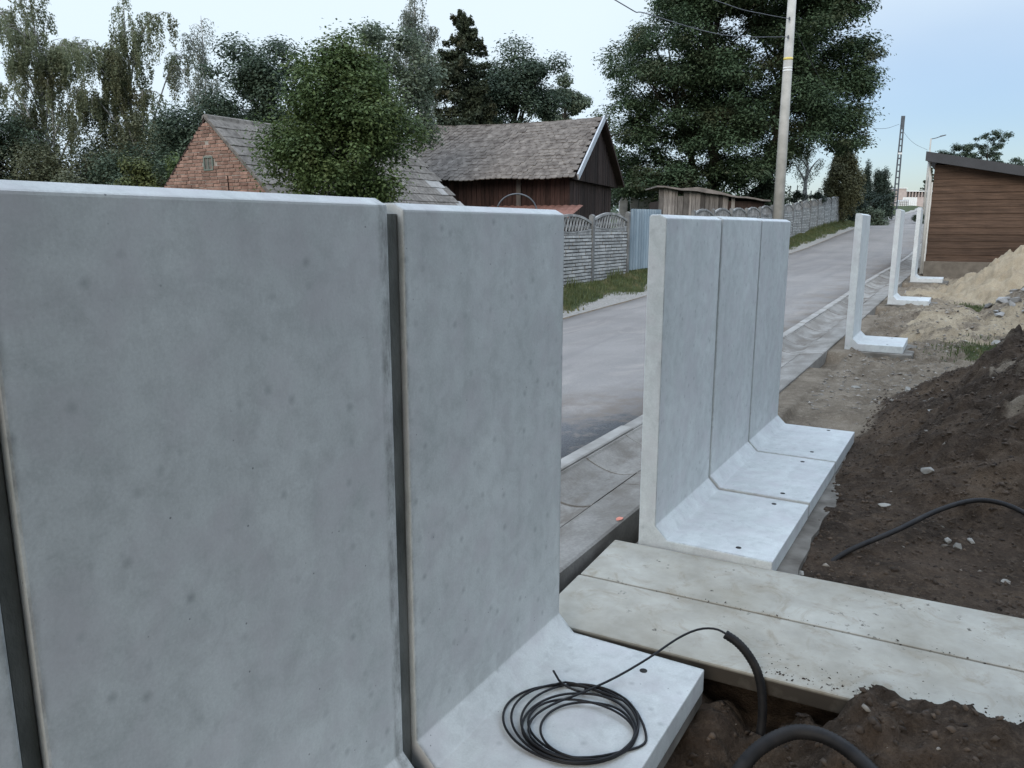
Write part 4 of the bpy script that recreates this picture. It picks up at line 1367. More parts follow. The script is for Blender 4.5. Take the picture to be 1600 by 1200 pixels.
# tile frame: x along the eave, +y up the slope
Mn = Matrix(((1, 0, 0, 0), (0, -math.cos(bt), 0, 0), (0, 0, 1, 0), (0, 0, 0, 1)))
A = Matrix(((-1, 0, 0, 0), (0, -math.cos(bt), math.sin(bt), 0), (0, math.sin(bt), math.cos(bt), 0), (0, 0, 0, 1)))
sagf = lambda u, v: -0.10 * math.sin(math.pi * u) * (1 - v) * 1.0 + 0.025 * math.sin(u * 17) * math.sin(v * 5)
tiled(bn, Matrix.Translation((BL_, -BW_ / 2, rzb + 0.01)) @ A, BL_ - 0.06, bsl, 0.187, 0.205, bt_me, random.Random(41), 'roof_tile', lambda x, j: x > 3.75, sag=sagf, jit=1.7, lift=0.06)
A2 = Matrix(((1, 0, 0, 0), (0, math.cos(bt), -math.sin(bt), 0), (0, math.sin(bt), math.cos(bt), 0), (0, 0, 0, 1)))
tiled(bn, Matrix.Translation((0.06, -BW_ / 2, rzb + 0.01)) @ A2, BL_ - 0.06, bsl, 0.187, 0.205, bt_me, random.Random(42), 'roof_tile', lambda x, j: False, sag=sagf, jit=1.2, lift=0.06)
for xx in (0.0, BL_ + 0.0):
    MB().bar((xx, 0.12, ez - 0.085), (xx, -BW_ / 2 + 0.002, rzb + 0.055), 0.05, 0.20).build('bargeboard', M_bargeboard, bn)
    MB().bar((xx, -BW_ - 0.12, ez - 0.085), (xx, -BW_ / 2 - 0.002, rzb + 0.055), 0.045, 0.10).build('bargeboard', M_barn, bn)
MB().box(2.05, 2.20, -ov + 0.03, -ov + 0.09, ez - 1.05, ez - 0.1).build('pale_board', M_grey, bn)
# sheet lean-to along the near part of the long side
lt = MB()
rows = 14
for i in range(rows):
    a = -0.05 + i * 0.23
    z0 = 2.33 - bzb; z1 = 1.93 - bzb
    lt.add([(a, -ov + 0.04, z0), (a + 0.115, -ov + 0.04, z0 + 0.03), (a + 0.23, -ov + 0.04, z0), (a + 0.23, 1.25, z1), (a + 0.115, 1.25, z1 + 0.03), (a, 1.25, z1),
            (a, -ov + 0.04, z0 - 0.012), (a + 0.115, -ov + 0.04, z0 + 0.018), (a + 0.23, -ov + 0.04, z0 - .012), (a + 0.23, 1.25, z1 - .012), (a + 0.115, 1.25, z1 + 0.018), (a, 1.25, z1 - .012)],
           [(0, 1, 4, 5), (1, 2, 3, 4), (11, 10, 7, 6), (10, 9, 8, 7), (5, 4, 10, 11), (4, 3, 9, 10), (0, 5, 11, 6), (3, 2, 8, 9)])
lt.build('lean_to_roof', M_rust, bn)
lp_ = MB()
for a in (0.05, 1.6, 3.1): lp_.box(a, a + 0.1, 1.1, 1.2, -0.1, 1.93 - bzb)
lp_.build('lean_to_post', M_barn, bn)
# bent hoop and scrap in the yard
hx, hy = -10.0, 16.85
hz = gz(hx, hy, False)
hp_ = MB(); hp_.tube([Vector((hx + 0.56 * math.cos(a) * 0.862, hy + 0.56 * math.cos(a) * 0.508, 2.06 + 0.50 * math.sin(a))) for a in np.linspace(-0.1, math.pi + 0.1, 22)], 0.022, 6)
for s_ in (-1, 1):
    hp_.tube([(hx + s_ * 0.56 * 0.862, hy + s_ * 0.56 * 0.508, 2.06), (hx + s_ * 0.56 * 0.862, hy + s_ * 0.56 * 0.508, hz - 0.05)], 0.022, 6)
o = hp_.build('metal_hoop', M_steel, smooth=True); tag(o, 'thin bent metal hoop standing in the yard in front of the barn', 'hoop')

# ---- plank shed behind the far fence
sh = thing('plank_shed', 'low shed of grey upright planks with sagging felt roof under the big tree', 'shed', (-11.66, 32.7, 0.95), R(30.5))
SW = 4.9
zt = lambda x: 2.55 - 0.125 * x
MB().box(0.02, SW, 0.06, 2.6, -0.2, 1.9).build('shed_core', M_barn, sh)
x = 0.0
rs = random.Random(23)
while x < 3.05:
    w = rs.choice((0.13, 0.18, 0.22, 0.26))
    zz = zt(x) - 0.02 - (0.28 if 0.78 < x < 1.02 else 0) - rs.uniform(0, .04)
    MB().box(x, x + w - 0.018, rs.uniform(-.015, .01), 0.035, -0.2, zz).build('wall_plank', M_grey, sh)
    x += w
MB().box(3.35, 3.50, -0.02, 0.06, -0.2, zt(3.4) - 0.02).build('shed_post', M_grey, sh)
rr_ = MB()
n = 14
prof_r = []
for i in range(n + 1):
    x = -0.15 + (SW + 0.3) * i / n
    hump = 0.16 * math.exp(-((x - 2.0) / 0.75) ** 2)
    prof_r.append((x, zt(x) + 0.02 + hump + 0.02 * math.sin(x * 5)))
rr_.prism(prof_r + [(p[0], p[1] - 0.07 - (0.13 * math.exp(-((p[0] - 2.0) / 0.75) ** 2))) for p in prof_r[::-1]], -0.30, 2.9, 'y')
rr_.build('shed_roof', M_shedroof, sh)

# ------------------------------------------------------------------ vegetation


def leaves(P, size, aspect, rs_, up=0.9, hang=False, outward=None):
    n = len(P)
    nrm = rs_.normal(size=(n, 3))
    nrm /= np.linalg.norm(nrm, axis=1)[:, None]
    nrm[:, 2] = np.abs(nrm[:, 2]) * (1 + up) + up * 0.6
    if outward is not None: nrm += outward * 1.0
    nrm /= np.linalg.norm(nrm, axis=1)[:, None]
    t = rs_.normal(size=(n, 3))
    if hang: t = t * 0.28 + np.array([0, 0, -1.0])
    t -= nrm * np.sum(t * nrm, 1)[:, None]
    t /= np.linalg.norm(t, axis=1)[:, None] + 1e-9
    b_ = np.cross(nrm, t)
    s_ = (size * (0.65 + 0.7 * rs_.random(n)))[:, None]
    fold = nrm * s_ * 0.12
    V = np.stack([P - t * s_ * .5, P + b_ * s_ * aspect * .5 + t * s_ * .05 + fold, P + t * s_ * .5, P - b_ * s_ * aspect * .5 + t * s_ * .05 + fold], 1)
    return V.reshape(-1, 3), np.arange(n * 4).reshape(n, 4)


def limb(mb_, a, b, r0, r1, rr, n=6, sides=7, wob=0.08):
    a, b = Vector(a), Vector(b)
    L_ = (b - a).length
    p = []
    for i in range(n + 1):
        t = i / n
        q = a.lerp(b, t)
        w = wob * L_ * math.sin(math.pi * t)
        q += Vector((rr.uniform(-w, w), rr.uniform(-w, w), rr.uniform(-w, w) * 0.5))
        p.append(q)
    mb_.tube(p, [r0 + (r1 - r0) * i / n for i in range(n + 1)], sides)


def tree(name, label, cat, base, clumps, nl, leaf, aspect, mleaf, mbark, trunk_r, seed, group=None, trunk_top=None, hang=False, up=0.9, scat=0.0, rot=R(30.5), nlimb=14, trunks=None, shell=0.55, lean=(0, 0)):
    """clumps: array (k,6) of centre and half-axes in the tree's own frame"""
    t = thing(name, label, cat, base, rot, group)
    rs_ = np.random.default_rng(seed); rr = random.Random(seed)
    C_ = np.asarray(clumps, float)
    wgt = (C_[:, 3] * C_[:, 4] + C_[:, 3] * C_[:, 5]) ; wgt /= wgt.sum()
    which = rs_.choice(len(C_), nl, p=wgt)
    d = rs_.normal(size=(nl, 3)); d /= np.linalg.norm(d, axis=1)[:, None]
    rad = shell + (1 - shell) * rs_.random(nl) ** 0.7
    fill = rs_.random(nl) < 0.45
    rad = np.where(fill, rs_.random(nl) ** 0.5, rad) * (1 + 0.20 * rs_.normal(size=nl))
    P = C_[which, :3] + d * rad[:, None] * C_[which, 3:6]
    if scat:
        k_ = rs_.random(nl) < 0.45
        P[k_] += rs_.normal(size=(k_.sum(), 3)) * np.array([scat, scat, scat * 0.7])
    V, F_ = leaves(P, np.full(nl, leaf), aspect, rs_, up, hang, d)
    put('crown', np_mesh('crown', V, F_, mleaf), t)
    mb_ = MB()
    zmin = C_[:, 2].min(); zmax = (C_[:, 2] + C_[:, 5]).max()
    for (tx, ty, ttx, tty, ttz, r_) in (trunks or [(0, 0, lean[0], lean[1], trunk_top or zmin + 0.62 * (zmax - zmin), trunk_r)]):
        limb(mb_, (tx, ty, -0.3), (ttx, tty, ttz), r_, r_ * 0.35, rr, 8, 9, 0.03)
        tb = Vector((tx, ty, -0.3)); te = Vector((ttx, tty, ttz))
        order = sorted(range(len(C_)), key=lambda i_: (Vector(C_[i_, :3]) - te).length + rr.uniform(0, 3))
        for i_ in order[:nlimb]:
            c = Vector(C_[i_, :3])
            f = min(0.95, max(0.25, (c.z / max(0.1, ttz)) * 0.72 + rr.uniform(-.1, .1)))
            limb(mb_, tb.lerp(te, f), c, r_ * 0.32 * (1.1 - 0.5 * f), r_ * 0.06, rr, 5, 5, 0.07)
    mb_.build('trunk', mbark, t, smooth=True)
    return t


def ball_clumps(ru, rv, rh, hc, n, rc_, seed, inner=0.35, flat=0.8, jit=0.16, zcut=None, shape=None):
    rs_ = np.random.default_rng(seed)
    out_ = []
    while len(out_) < n:
        d = rs_.normal(size=3); d /= np.linalg.norm(d)
        q = inner + (1 - inner) * rs_.random() ** 0.5
        p = d * np.array([ru, rv, rh]) * q * (1 + jit * rs_.normal())
        if zcut is not None and p[2] < zcut: continue
        if shape is not None: p[:2] *= shape((p[2] + rh) / (2 * rh))
        s_ = rc_ * (0.65 + 0.7 * rs_.random())
        out_.append((p[0], p[1], hc + p[2], s_, s_, s_ * flat))
    return np.array(out_)


def weep(name, label, base, h, crown_w, nb_, nl_per, leaf, mleaf, seed, group=None, h0=0.25, topn=1.0, lean=0.0, trunk_r=0.16, strand=(0.7, 2.2), mb=None):
    """birch: arching limbs with hanging strands of small leaves"""
    t = thing(name, label, 'tree', base, R(30.5), group)
    rs_ = np.random.default_rng(seed); rr = random.Random(seed)
    mbk = MB()
    top_ = Vector((lean, 0, h))
    stem_ = []
    for i in range(13):
        q = Vector((0, 0, -0.3)).lerp(top_, i / 12)
        q.x += rr.uniform(-.02, .02) * h * 0.5; q.y += rr.uniform(-.02, .02) * h * 0.5
        stem_.append(q)
    mbk.tube(stem_, list(np.linspace(trunk_r, 0.015, 13)), 8)
    arms = [stem_[6:]]
    n_arm = max(4, nb_ // 9)
    for i in range(n_arm):
        f = h0 + (0.80 - h0) * (i + rr.random()) / n_arm
        az = rr.uniform(0, 6.283) if i % 2 else rr.choice((0.0, math.pi)) + rr.gauss(0, .5)
        a = stem_[max(1, int(f * 12))]
        rise = h * (1 - f) * rr.uniform(0.45, 0.95) * 0.8
        reach = crown_w * rr.uniform(0.45, 1.05) * (0.55 + 0.45 * math.sin(math.pi * f))
        d = Vector((math.cos(az), math.sin(az), 0))
        cpt = spline([a, a + d * reach * .35 + Vector((0, 0, rise * .5)), a + d * reach * .75 + Vector((0, 0, rise * .92)), a + d * reach + Vector((0, 0, rise * 0.96))], 4)
        mbk.tube(cpt, list(np.linspace(trunk_r * 0.36, 0.008, len(cpt))), 5)
        arms.append(cpt[3:])
    Ps = []
    per = max(4, int(nb_ * 1.5 / len(arms)))
    for arm in arms:
        for j in range(per * (3 if arm is arms[0] else 1)):
            k_ = rr.random() ** 0.8 * (len(arm) - 1)
            p = arm[int(k_)].lerp(arm[min(len(arm) - 1, int(k_) + 1)], k_ % 1)
            az = rr.uniform(0, 6.283); r1 = rr.uniform(0.35, 0.95) * crown_w * 0.34
            d = Vector((math.cos(az), math.sin(az), 0))
            br = spline([p, p + d * r1 * .5 + Vector((0, 0, r1 * .35)), p + d * r1 + Vector((0, 0, r1 * .15)), p + d * r1 * 1.15 + Vector((0, 0, -r1 * .35))], 3)
            mbk.tube(br, list(np.linspace(0.014, 0.004, len(br))), 3)
            for s_ in range(rr.randint(3, 6)):
                p0 = br[rr.randint(2, len(br) - 1)]
                Ls = rr.uniform(*strand) * rr.uniform(0.4, 0.85)
                nn = max(4, int(nl_per * Ls))
                tt = rs_.random(nn)
                q = np.array(p0)[None] + np.stack([rs_.normal(size=nn) * 0.055 + 0.10 * np.sin(tt * 3 + s_), rs_.normal(size=nn) * 0.055 + 0.06 * tt, -tt * Ls], -1)
                Ps.append(q)
    P = np.concatenate(Ps)
    V, F_ = leaves(P, np.full(len(P), leaf), 0.62, rs_, 0.1, True)
    put('crown', np_mesh('crown', V, F_, mleaf), t)
    mbk.build('trunk', mb or M_birch, t, smooth=True)
    return t


def conifer(name, label, base, h, w, mleaf, seed, nl=9000, leaf=0.16, droop=0.35, group=None, tip=1.0, bottom=0.06, cat='tree', power=0.9):
    t = thing(name, label, cat, base, 0, group)
    rs_ = np.random.default_rng(seed); rr = random.Random(seed)
    mbk = MB(); limb(mbk, (0, 0, -0.3), (0, 0, h * 0.98), 0.035 * h * 0.5, 0.012, rr, 8, 7, 0.01)
    Ps = []
    nbr = int(60 + h * 14)
    for i in range(nbr):
        f = bottom + (1 - bottom) * (i + rr.random()) / nbr
        ln = w * (1 - f) ** power * rr.uniform(0.65, 1.12) + 0.08
        az = rr.uniform(0, 6.283)
        nn = max(12, int(nl / nbr * (0.25 + 1.5 * (1 - f))))
        u = rs_.random(nn) ** 0.75
        spread = ln * 0.22 * (1.1 - u)
        lat = rs_.normal(size=nn) * spread
        x = u * ln * math.cos(az) - lat * math.sin(az); y = u * ln * math.sin(az) + lat * math.cos(az)
        z = f * h - droop * u ** 1.2 * ln + 0.18 * ln * u ** 3 + rs_.normal(size=nn) * 0.05 - np.abs(rs_.normal(size=nn)) * 0.10 * ln * 0.4
        Ps.append(np.stack([x, y, z], -1))
        mbk.tube([(0, 0, f * h), (ln * .9 * math.cos(az), ln * .9 * math.sin(az), f * h - droop * ln * .8)], [0.02, 0.004], 4)
    P = np.concatenate(Ps)
    V, F_ = leaves(P, np.full(len(P), leaf), 0.42, rs_, 0.2)
    put('crown', np_mesh('crown', V, F_, mleaf), t)
    mbk.build('trunk', M_bark, t, smooth=True)
    return t


def G0(x, y): return gz(x, y, False)


# garden tree in front of the brick building
bx, by = -9.02, 8.72
cl = ball_clumps(1.0, 1.0, 1.72, 3.15 - G0(bx, by), 130, 0.31, 51, 0.3, 0.9, 0.07, shape=lambda q: 1.0 + 0.16 * math.sin(math.pi * min(1, max(0, q))) + 0.30 * max(0.0, q - 0.7))
cl = np.concatenate([cl, ball_clumps(0.55, 0.6, 0.5, 4.5 - G0(bx, by), 12, 0.28, 52)])
tree('garden_tree', 'dense rounded green tree in front of the brick outbuilding roof', 'tree', (bx, by, G0(bx, by)), cl, 75000, 0.062, 0.70, M_l_garden, M_bark, 0.10, 53, nlimb=20, scat=0.14)
# paler tree just behind it
bx, by = -14.3, 16.6
cl = ball_clumps(1.35, 1.4, 2.4, 4.6, 60, 0.42, 55, 0.4)
tree('garden_tree', 'paler green tree rising behind the dense rounded one', 'tree', (bx, by, G0(bx, by)), cl, 22000, 0.10, 0.7, M_l_pale, M_bark, 0.16, 56)
# dark trees behind the brick gable
bx, by = -24.9, 21.6
cl = ball_clumps(2.1, 2.0, 2.3, 6.15, 40, 0.72, 61, 0.45, 0.62)
tree('broadleaf_tree', 'dark layered tree between the thin birch and the garden tree', 'tree', (bx, by, G0(bx, by)), cl, 28000, 0.125, 0.62, M_l_dark, M_bark, 0.24, 62, group='trees behind the brick outbuilding')
bx, by = -27.5, 21.0
cl = ball_clumps(2.6, 2.4, 2.2, 4.0, 40, 0.8, 63, 0.3, 0.8)
tree('broadleaf_tree', 'low dark bushy tree directly behind the brick gable peak', 'tree', (bx, by, G0(bx, by)), cl, 28000, 0.125, 0.62, M_l_dark, M_bark, 0.22, 64, group='trees behind the brick outbuilding')
for (bx, by, w_, h_, lab, mm, sd_) in ((-38.6, 17.4, 2.8, 5.8, 'dark tall hedge-like tree at the edge by the nearest birches', M_l_dark, 65), (-31.6, 22.6, 3.2, 5.6, 'brownish dark tree below the thin sparse birch', M_l_olive, 66), (-35.5, 20.2, 3.6, 5.6, 'dark brownish tree under the two large birches', M_l_olive, 67), (-39.5, 19.0, 2.8, 6.2, 'olive bushy tree under the ragged birch', M_l_olive, 69), (-35.8, 23.6, 3.4, 6.0, 'dark green tree filling the gap between the two large birches', M_l_dark, 169), (-33.0, 20.6, 2.4, 4.2, 'low dark tree behind the yellow-green shrub', M_l_dark, 171), (-41.6, 16.6, 2.6, 6.0, 'blackish tree where the wall meets the frame edge', M_l_dark, 68)):
    cl = ball_clumps(w_, 2.4, h_ * 0.55, h_ * 0.62, 42, 0.85, sd_, 0.3, 0.8)
    tree('broadleaf_tree', lab, 'tree', (bx, by, G0(bx, by)), cl, 26000, 0.125, 0.62, mm, M_bark, 0.22, sd_ + 30, group='trees behind the brick outbuilding')
# yellowish bush and a green one
bx, by = -19.3, 11.7
cl = ball_clumps(0.62, 0.6, 1.5, 2.0, 26, 0.26, 71, 0.3, 1.0, shape=lambda q: 1.15 - 0.55 * q)
tree('garden_shrub', 'yellow-green upright shrub beside the brick gable', 'shrub', (bx, by, G0(bx, by)), cl, 8000, 0.085, 0.65, M_l_yellow, M_bark, 0.05, 72)
bx, by = -18.6, 12.4
cl = ball_clumps(0.75, 0.7, 1.35, 1.6, 24, 0.3, 73, 0.3, 1.0)
tree('garden_shrub', 'darker green shrub between the yellow-green one and the brick gable', 'shrub', (bx, by, G0(bx, by)), cl, 8000, 0.085, 0.65, M_l_garden, M_bark, 0.05, 74)
bx, by = -20.6, 10.3
cl = ball_clumps(1.3, 0.9, 0.8, 1.7, 26, 0.35, 75, 0.3, 1.0)
tree('garden_shrub', 'low olive shrub under the white birch trunk', 'shrub', (bx, by, G0(bx, by)), cl, 8000, 0.09, 0.65, M_l_olive, M_bark, 0.05, 76)
# birches
GB = 'tall weeping birches behind the garden'
weep('birch_tree', 'tall weeping birch with ragged top at the edge of the frame', (-38.3, 20.4, G0(-38, 20)), 12.4, 2.6, 120, 52, 0.10, M_l_birch, 81, GB, 0.24, lean=-0.4)
weep('birch_tree', 'tall weeping birch with one pointed top shoot', (-35.0, 22.6, G0(-35, 22)), 12.1, 2.6, 120, 52, 0.10, M_l_birch, 82, GB, 0.22)
weep('birch_tree', 'thin sparse weeping birch above the dark hedge trees', (-32.4, 24.9, G0(-32, 25)), 11.3, 1.7, 46, 22, 0.085, M_l_birchp, 83, GB, 0.42, trunk_r=0.1)
weep('birch_tree', 'pale tall weeping birch next to the dark spruce', (-24.3, 31.4, G0(-24, 31)), 13.4, 1.6, 90, 32, 0.095, M_l_birchp, 84, GB, 0.28)
weep('birch_tree', 'small pale weeping birch between garden tree and spruce', (-25.6, 30.2, G0(-25, 30)), 9.0, 1.3, 44, 30, 0.095, M_l_birchp, 85, GB, 0.35, trunk_r=0.1)
weep('birch_tree', 'small weeping birch with white trunk standing among the grave crosses', (-8.7, 51.4, G0(-8.7, 51.4)), 5.3, 1.5, 26, 17, 0.085, M_l_birchp, 86, None, 0.5, trunk_r=0.22, strand=(0.6, 1.7))
# spruce and round tree behind the barn
conifer('spruce_tree', 'dark spruce with browned lower boughs rising behind the barn roof', (-16.4, 23.7, G0(-16.4, 23.7)), 9.1, 2.3, M_l_spruce, 91, 90000, 0.145, 0.22, power=0.5)
bx, by = -16.2, 27.4
cl = ball_clumps(1.75, 1.7, 2.5, 6.0, 48, 0.62, 93, 0.4, 0.75)
tree('broadleaf_tree', 'round dark tree beside the spruce above the barn ridge', 'tree', (bx, by, G0(bx, by)), cl, 34000, 0.115, 0.62, M_l_dark, M_bark, 0.22, 94)
bx, by = -36.6, 72.3
cl = ball_clumps(2.6, 2.2, 2.5, 11.0 - 0.5, 26, 0.75, 95, 0.3, 0.7)
tree('broadleaf_tree', 'small distant tree showing over the barn ridge', 'tree', (bx, by, G0(bx, by)), cl, 9000, 0.28, 0.6, M_l_pale, M_bark, 0.3, 96)
bx, by = -20.5, 30.0
cl = ball_clumps(3.2, 2.0, 2.6, 3.3, 40, 0.85, 97, 0.3, 0.8)
tree('broadleaf_tree', 'mid green tree filling the gap between birch and barn roof', 'tree', (bx, by, G0(bx, by)), cl, 16000, 0.16, 0.6, M_l_dark, M_bark, 0.22, 98)

# the big robinia: flat sprays filling an uneven outline
outl = [(940, 95), (985, 60), (1010, 22), (1045, -10), (1045, -70), (1150, -110), (1290, -85), (1345, -15), (1332, 30), (1368, 85), (1352, 140), (1348, 190), (1338, 232), (1268, 250), (1228, 262), (1205, 300), (1188, 285), (1168, 300), (1150, 318), (1060, 322), (1000, 308), (958, 300), (975, 262), (952, 250), (950, 205), (946, 172), (985, 158), (968, 135)]
poly = [((a - 1150) * 0.0342, 8.56 - (b_ - 150) * 0.03355) for a, b_ in outl]


def inside(u, h):
    c = False
    for i in range(len(poly)):
        (x1, y1), (x2, y2) = poly[i], poly[i - 1]
        if (y1 > h) != (y2 > h) and u < (x2 - x1) * (h - y1) / (y2 - y1) + x1: c = not c
    return c


bx, by = -10.9, 41.8
bz_ = G0(bx, by)
rr = random.Random(101)
cl = []
while len(cl) < 560:
    u, h = rr.uniform(-7.3, 7.6), rr.uniform(2.5, 17.5)
    if not inside(u, h): continue
    ins = sum(inside(u + du, h + dh) for du, dh in ((0.8, 0), (-0.8, 0), (0, 0.6), (0, -0.6)))
    if ins < 2: continue
    vmax = 4.2 * math.sqrt(max(0.05, 1 - (u / 7.6) ** 2))
    s_ = rr.uniform(0.7, 1.4) * (0.72 if ins < 4 else 1.0)
    cl.append((u, rr.uniform(-vmax, vmax), h - bz_, s_, s_, s_ * rr.uniform(0.34, 0.62)))
for _ in range(34):
    s_ = rr.uniform(0.6, 1.1)
    cl.append((rr.uniform(3.4, 6.3), rr.uniform(-2, 2), rr.uniform(9.6, 16.0) - bz_, s_, s_, s_ * 0.5))
for _ in range(10):
    s_ = rr.uniform(0.6, 1.0)
    cl.append((rr.uniform(5.8, 7.0), rr.uniform(-1.5, 1.5), rr.uniform(9.4, 11.4) - bz_, s_, s_, s_ * 0.45))
rob = tree('robinia_tree', 'huge dark spreading tree with layered boughs behind the shed and concrete pole', 'tree', (bx, by, bz_), np.array(cl), 300000, 0.178, 0.44, M_l_robinia, M_bark, 0.34, 103, up=1.0, scat=0.16, nlimb=26, shell=0.3,
           trunks=[(-0.9, 0.2, -1.5, 0, 11.5, 0.36), (-1.4, 0.5, -3.4, 0.4, 8.8, 0.26), (1.4, -0.3, 3.0, 0.5, 10.5, 0.42)])
# dark bushes below it, behind barn and shed
for (bx, by, w_, h_, lab, sd_) in ((-17.2, 43.6, 2.2, 3.6, 'dark shrub mass between the barn gable and the plank shed', 111), (-12.2, 39.4, 1.6, 2.2, 'dark low bush behind the plank shed roof', 113), (-8.9, 42.4, 0.9, 2.2, 'dark bush at the foot of the leaning trunk by the pole', 115)):
    cl = ball_clumps(w_, 1.4, h_ * 0.5, h_ * 0.55 + 0.5, 26, 0.55, sd_, 0.3, 0.8)
    tree('broadleaf_bush', lab, 'bush', (bx, by, G0(bx, by)), cl, 10000, 0.15, 0.6, M_l_dark, M_bark, 0.12, sd_ + 1)

# evergreens along the far road
cl = ball_clumps(1.12, 1.0, 2.25, 2.5, 120, 0.36, 121, 0.35, 1.3, 0.06, shape=lambda q: 1.30 - 0.85 * max(0.0, q) ** 1.6)
tree('thuja_tree', 'broad yellowish-brown evergreen at the end of the arched fence', 'tree', (-6.75, 52.9, G0(-6.75, 52.9)), cl, 34000, 0.12, 0.5, M_l_thuja, M_bark, 0.12, 122, up=0.1)
GC = 'slim dark cypresses beyond the fence'
for (x, y_, h_, w_, lab, sd_) in ((-6.75, 64.6, 4.3, 0.62, 'pointed slim cypress next to the broad evergreen', 123), (-5.95, 65.0, 3.95, 0.42, 'round-topped cypress, first of a touching pair', 124), (-5.55, 65.2, 3.9, 0.42, 'round-topped cypress, the other of the touching pair', 125)):
    z_ = G0(x, y_)
    pt = 0.9 if 'pointed' in lab else 0.45
    cl = ball_clumps(w_ * 0.85, w_ * 0.85, h_ * 0.5, h_ * 0.5 + 0.05, 60, 0.22, sd_, 0.2, 1.5, 0.05, shape=lambda q: 1.08 - pt * max(0.0, q) ** (1.4 if pt > .6 else 4))
    tree('cypress_tree', lab, 'tree', (x, y_, z_), cl, 9000, 0.10, 0.5, M_l_cypress, M_bark, 0.06, sd_ + 200, group=GC, up=0.1)
for (x, y_, w_, h_, lab, sd_, mm) in ((-5.9, 61.0, 1.3, 2.6, 'dark bush between the evergreen and the road', 131, M_l_cypress), (-5.55, 66.5, 0.75, 2.4, 'airy dark bush at the foot of the lattice pole', 133, M_l_dark), (-5.35, 57.5, 0.8, 1.4, 'pale grey-green roadside bush', 135, M_l_pale), (-6.6, 57.5, 0.9, 2.2, 'dark shrub under the broad evergreen', 137, M_l_cypress)):
    cl = ball_clumps(w_, 0.8, h_ * 0.5, h_ * 0.5, 16, 0.38, sd_, 0.3, 0.9)
    tree('broadleaf_bush', lab, 'bush', (x, y_, G0(x, y_)), cl, 5000, 0.13, 0.6, mm, M_bark, 0.06, sd_ + 1)
conifer('conifer_tree', 'dark conifer beside the brown building corner', (-7.3, 152, 4.4), 7.2, 2.9, M_l_spruce, 141, 7000, 0.34, 0.25)
conifer('conifer_tree', 'small distant conifer above the pinkish wall', (-13.0, 150.0, 4.4), 4.4, 1.6, M_l_cypress, 142, 3000, 0.2, 0.25)
conifer('conifer_tree', 'tiny conifer tip poking above the dark roof edge', (-1.9, 67.8, G0(-1.9, 67.8)), 5.2, 0.5, M_l_cypress, 143, 1500, 0.15, 0.25)
for (x, y_, w_, top_, lab, sd_) in ((-0.75, 68.3, 1.25, 8.2, 'small airy tree behind the dark roof, next to the tiny conifer tip', 145), (1.0, 69.5, 2.0, 9.0, 'larger airy tree rising above the dark roof', 147), (3.6, 70.5, 1.1, 7.5, 'airy tree cut by the frame edge above the roof', 149)):
    z_ = G0(x, y_)
    cl = ball_clumps(w_, 1.0, 1.5, top_ - z_ - 1.6, 46, 0.34, sd_, 0.2, 0.6)
    tree('broadleaf_tree', lab, 'tree', (x, y_, z_), cl, 7000, 0.15, 0.5, M_l_dark, M_bark, 0.07, sd_ + 1, shell=0.2)
# far belt of woods closing the horizon
r_ = np.random.default_rng(151)
Ps = []
for i in range(150):
    a = R(95 + 75 * r_.random()); d = 170 + 90 * r_.random()
    c = np.array([d * math.cos(a), d * math.sin(a), 4 + 2.5 * r_.random()])
    q = r_.normal(size=(160, 3)); q /= np.linalg.norm(q, axis=1)[:, None]
    Ps.append(c + q * np.array([7, 7, 4]) * (0.6 + 0.5 * r_.random((160, 1))))
P = np.concatenate(Ps)
V, F_ = leaves(P, np.full(len(P), 1.1), 0.7, r_)
o = put('distant_woods', np_mesh('distant_woods', V, F_, M_l_dark)); tag(o, kind='stuff')

# ------------------------------------------------------------------ cemetery and far street
gme = [MB().prism([(-0.3, 0), (0.3, 0), (0.3, 0.75), (0.15, 0.92), (-0.15, 0.92), (-0.3, 0.75)], -0.07, 0.07, 'y').mesh('gravestone', M_grave, bevel=0.01),
       MB().prism([(-0.12, 0), (0.12, 0), (0.12, 0.62), (0.38, 0.62), (0.38, 0.84), (0.12, 0.84), (0.12, 1.2), (-0.12, 1.2), (-0.12, 0.84), (-0.38, 0.84), (-0.38, 0.62), (-0.12, 0.62)], -0.06, 0.06, 'y').mesh('grave_cross', M_grave)]
for i, (x, y_, h_) in enumerate([(-16.6, 40.4, 1.0), (-16.15, 40.9, 1.15), (-15.75, 41.2, 0.9), (-15.35, 41.3, 1.1), (-15.0, 41.6, 1.0), (-16.9, 41.0, 0.8), (-14.75, 42.0, 0.95)]):
    o = put('gravestone', gme[0]); o.location = (x, y_, 2.42 + 0.05 * (i % 3)); o.rotation_euler = (0, 0, R(30.5)); o.scale = (0.75, 1, h_)
    tag(o, 'pale gravestone glimpsed between the barn gable and the plank shed', 'gravestone', 'gravestones behind the barn')
    p_ = MB().box(-0.35, 0.35, -0.12, 0.12, -1.3, 0.0).build('plinth', M_grave, o, bevel=0.01)
cme = MB().box(-0.022, 0.022, -0.02, 0.02, 0, 1).box(-0.17, 0.17, -0.018, 0.018, 0.66, 0.71).mesh('grave_cross', M_steel)
for i, (x, y_, z_) in enumerate([(-8.45, 45.4, 4.05), (-8.15, 45.9, 4.1), (-7.85, 46.0, 3.85), (-7.45, 46.3, 3.8), (-7.05, 46.4, 3.95), (-7.62, 45.7, 3.9)]):
    z0 = G0(x, y_)
    o = put('grave_cross', cme); o.location = (x, y_, z0 - 0.05); o.rotation_euler = (0, 0, R(15 + 9 * i)); o.scale = (1, 1, z_ - z0)
    tag(o, 'thin dark grave cross against the sky above the arched fence', 'grave cross', 'thin grave crosses beside the small birch')
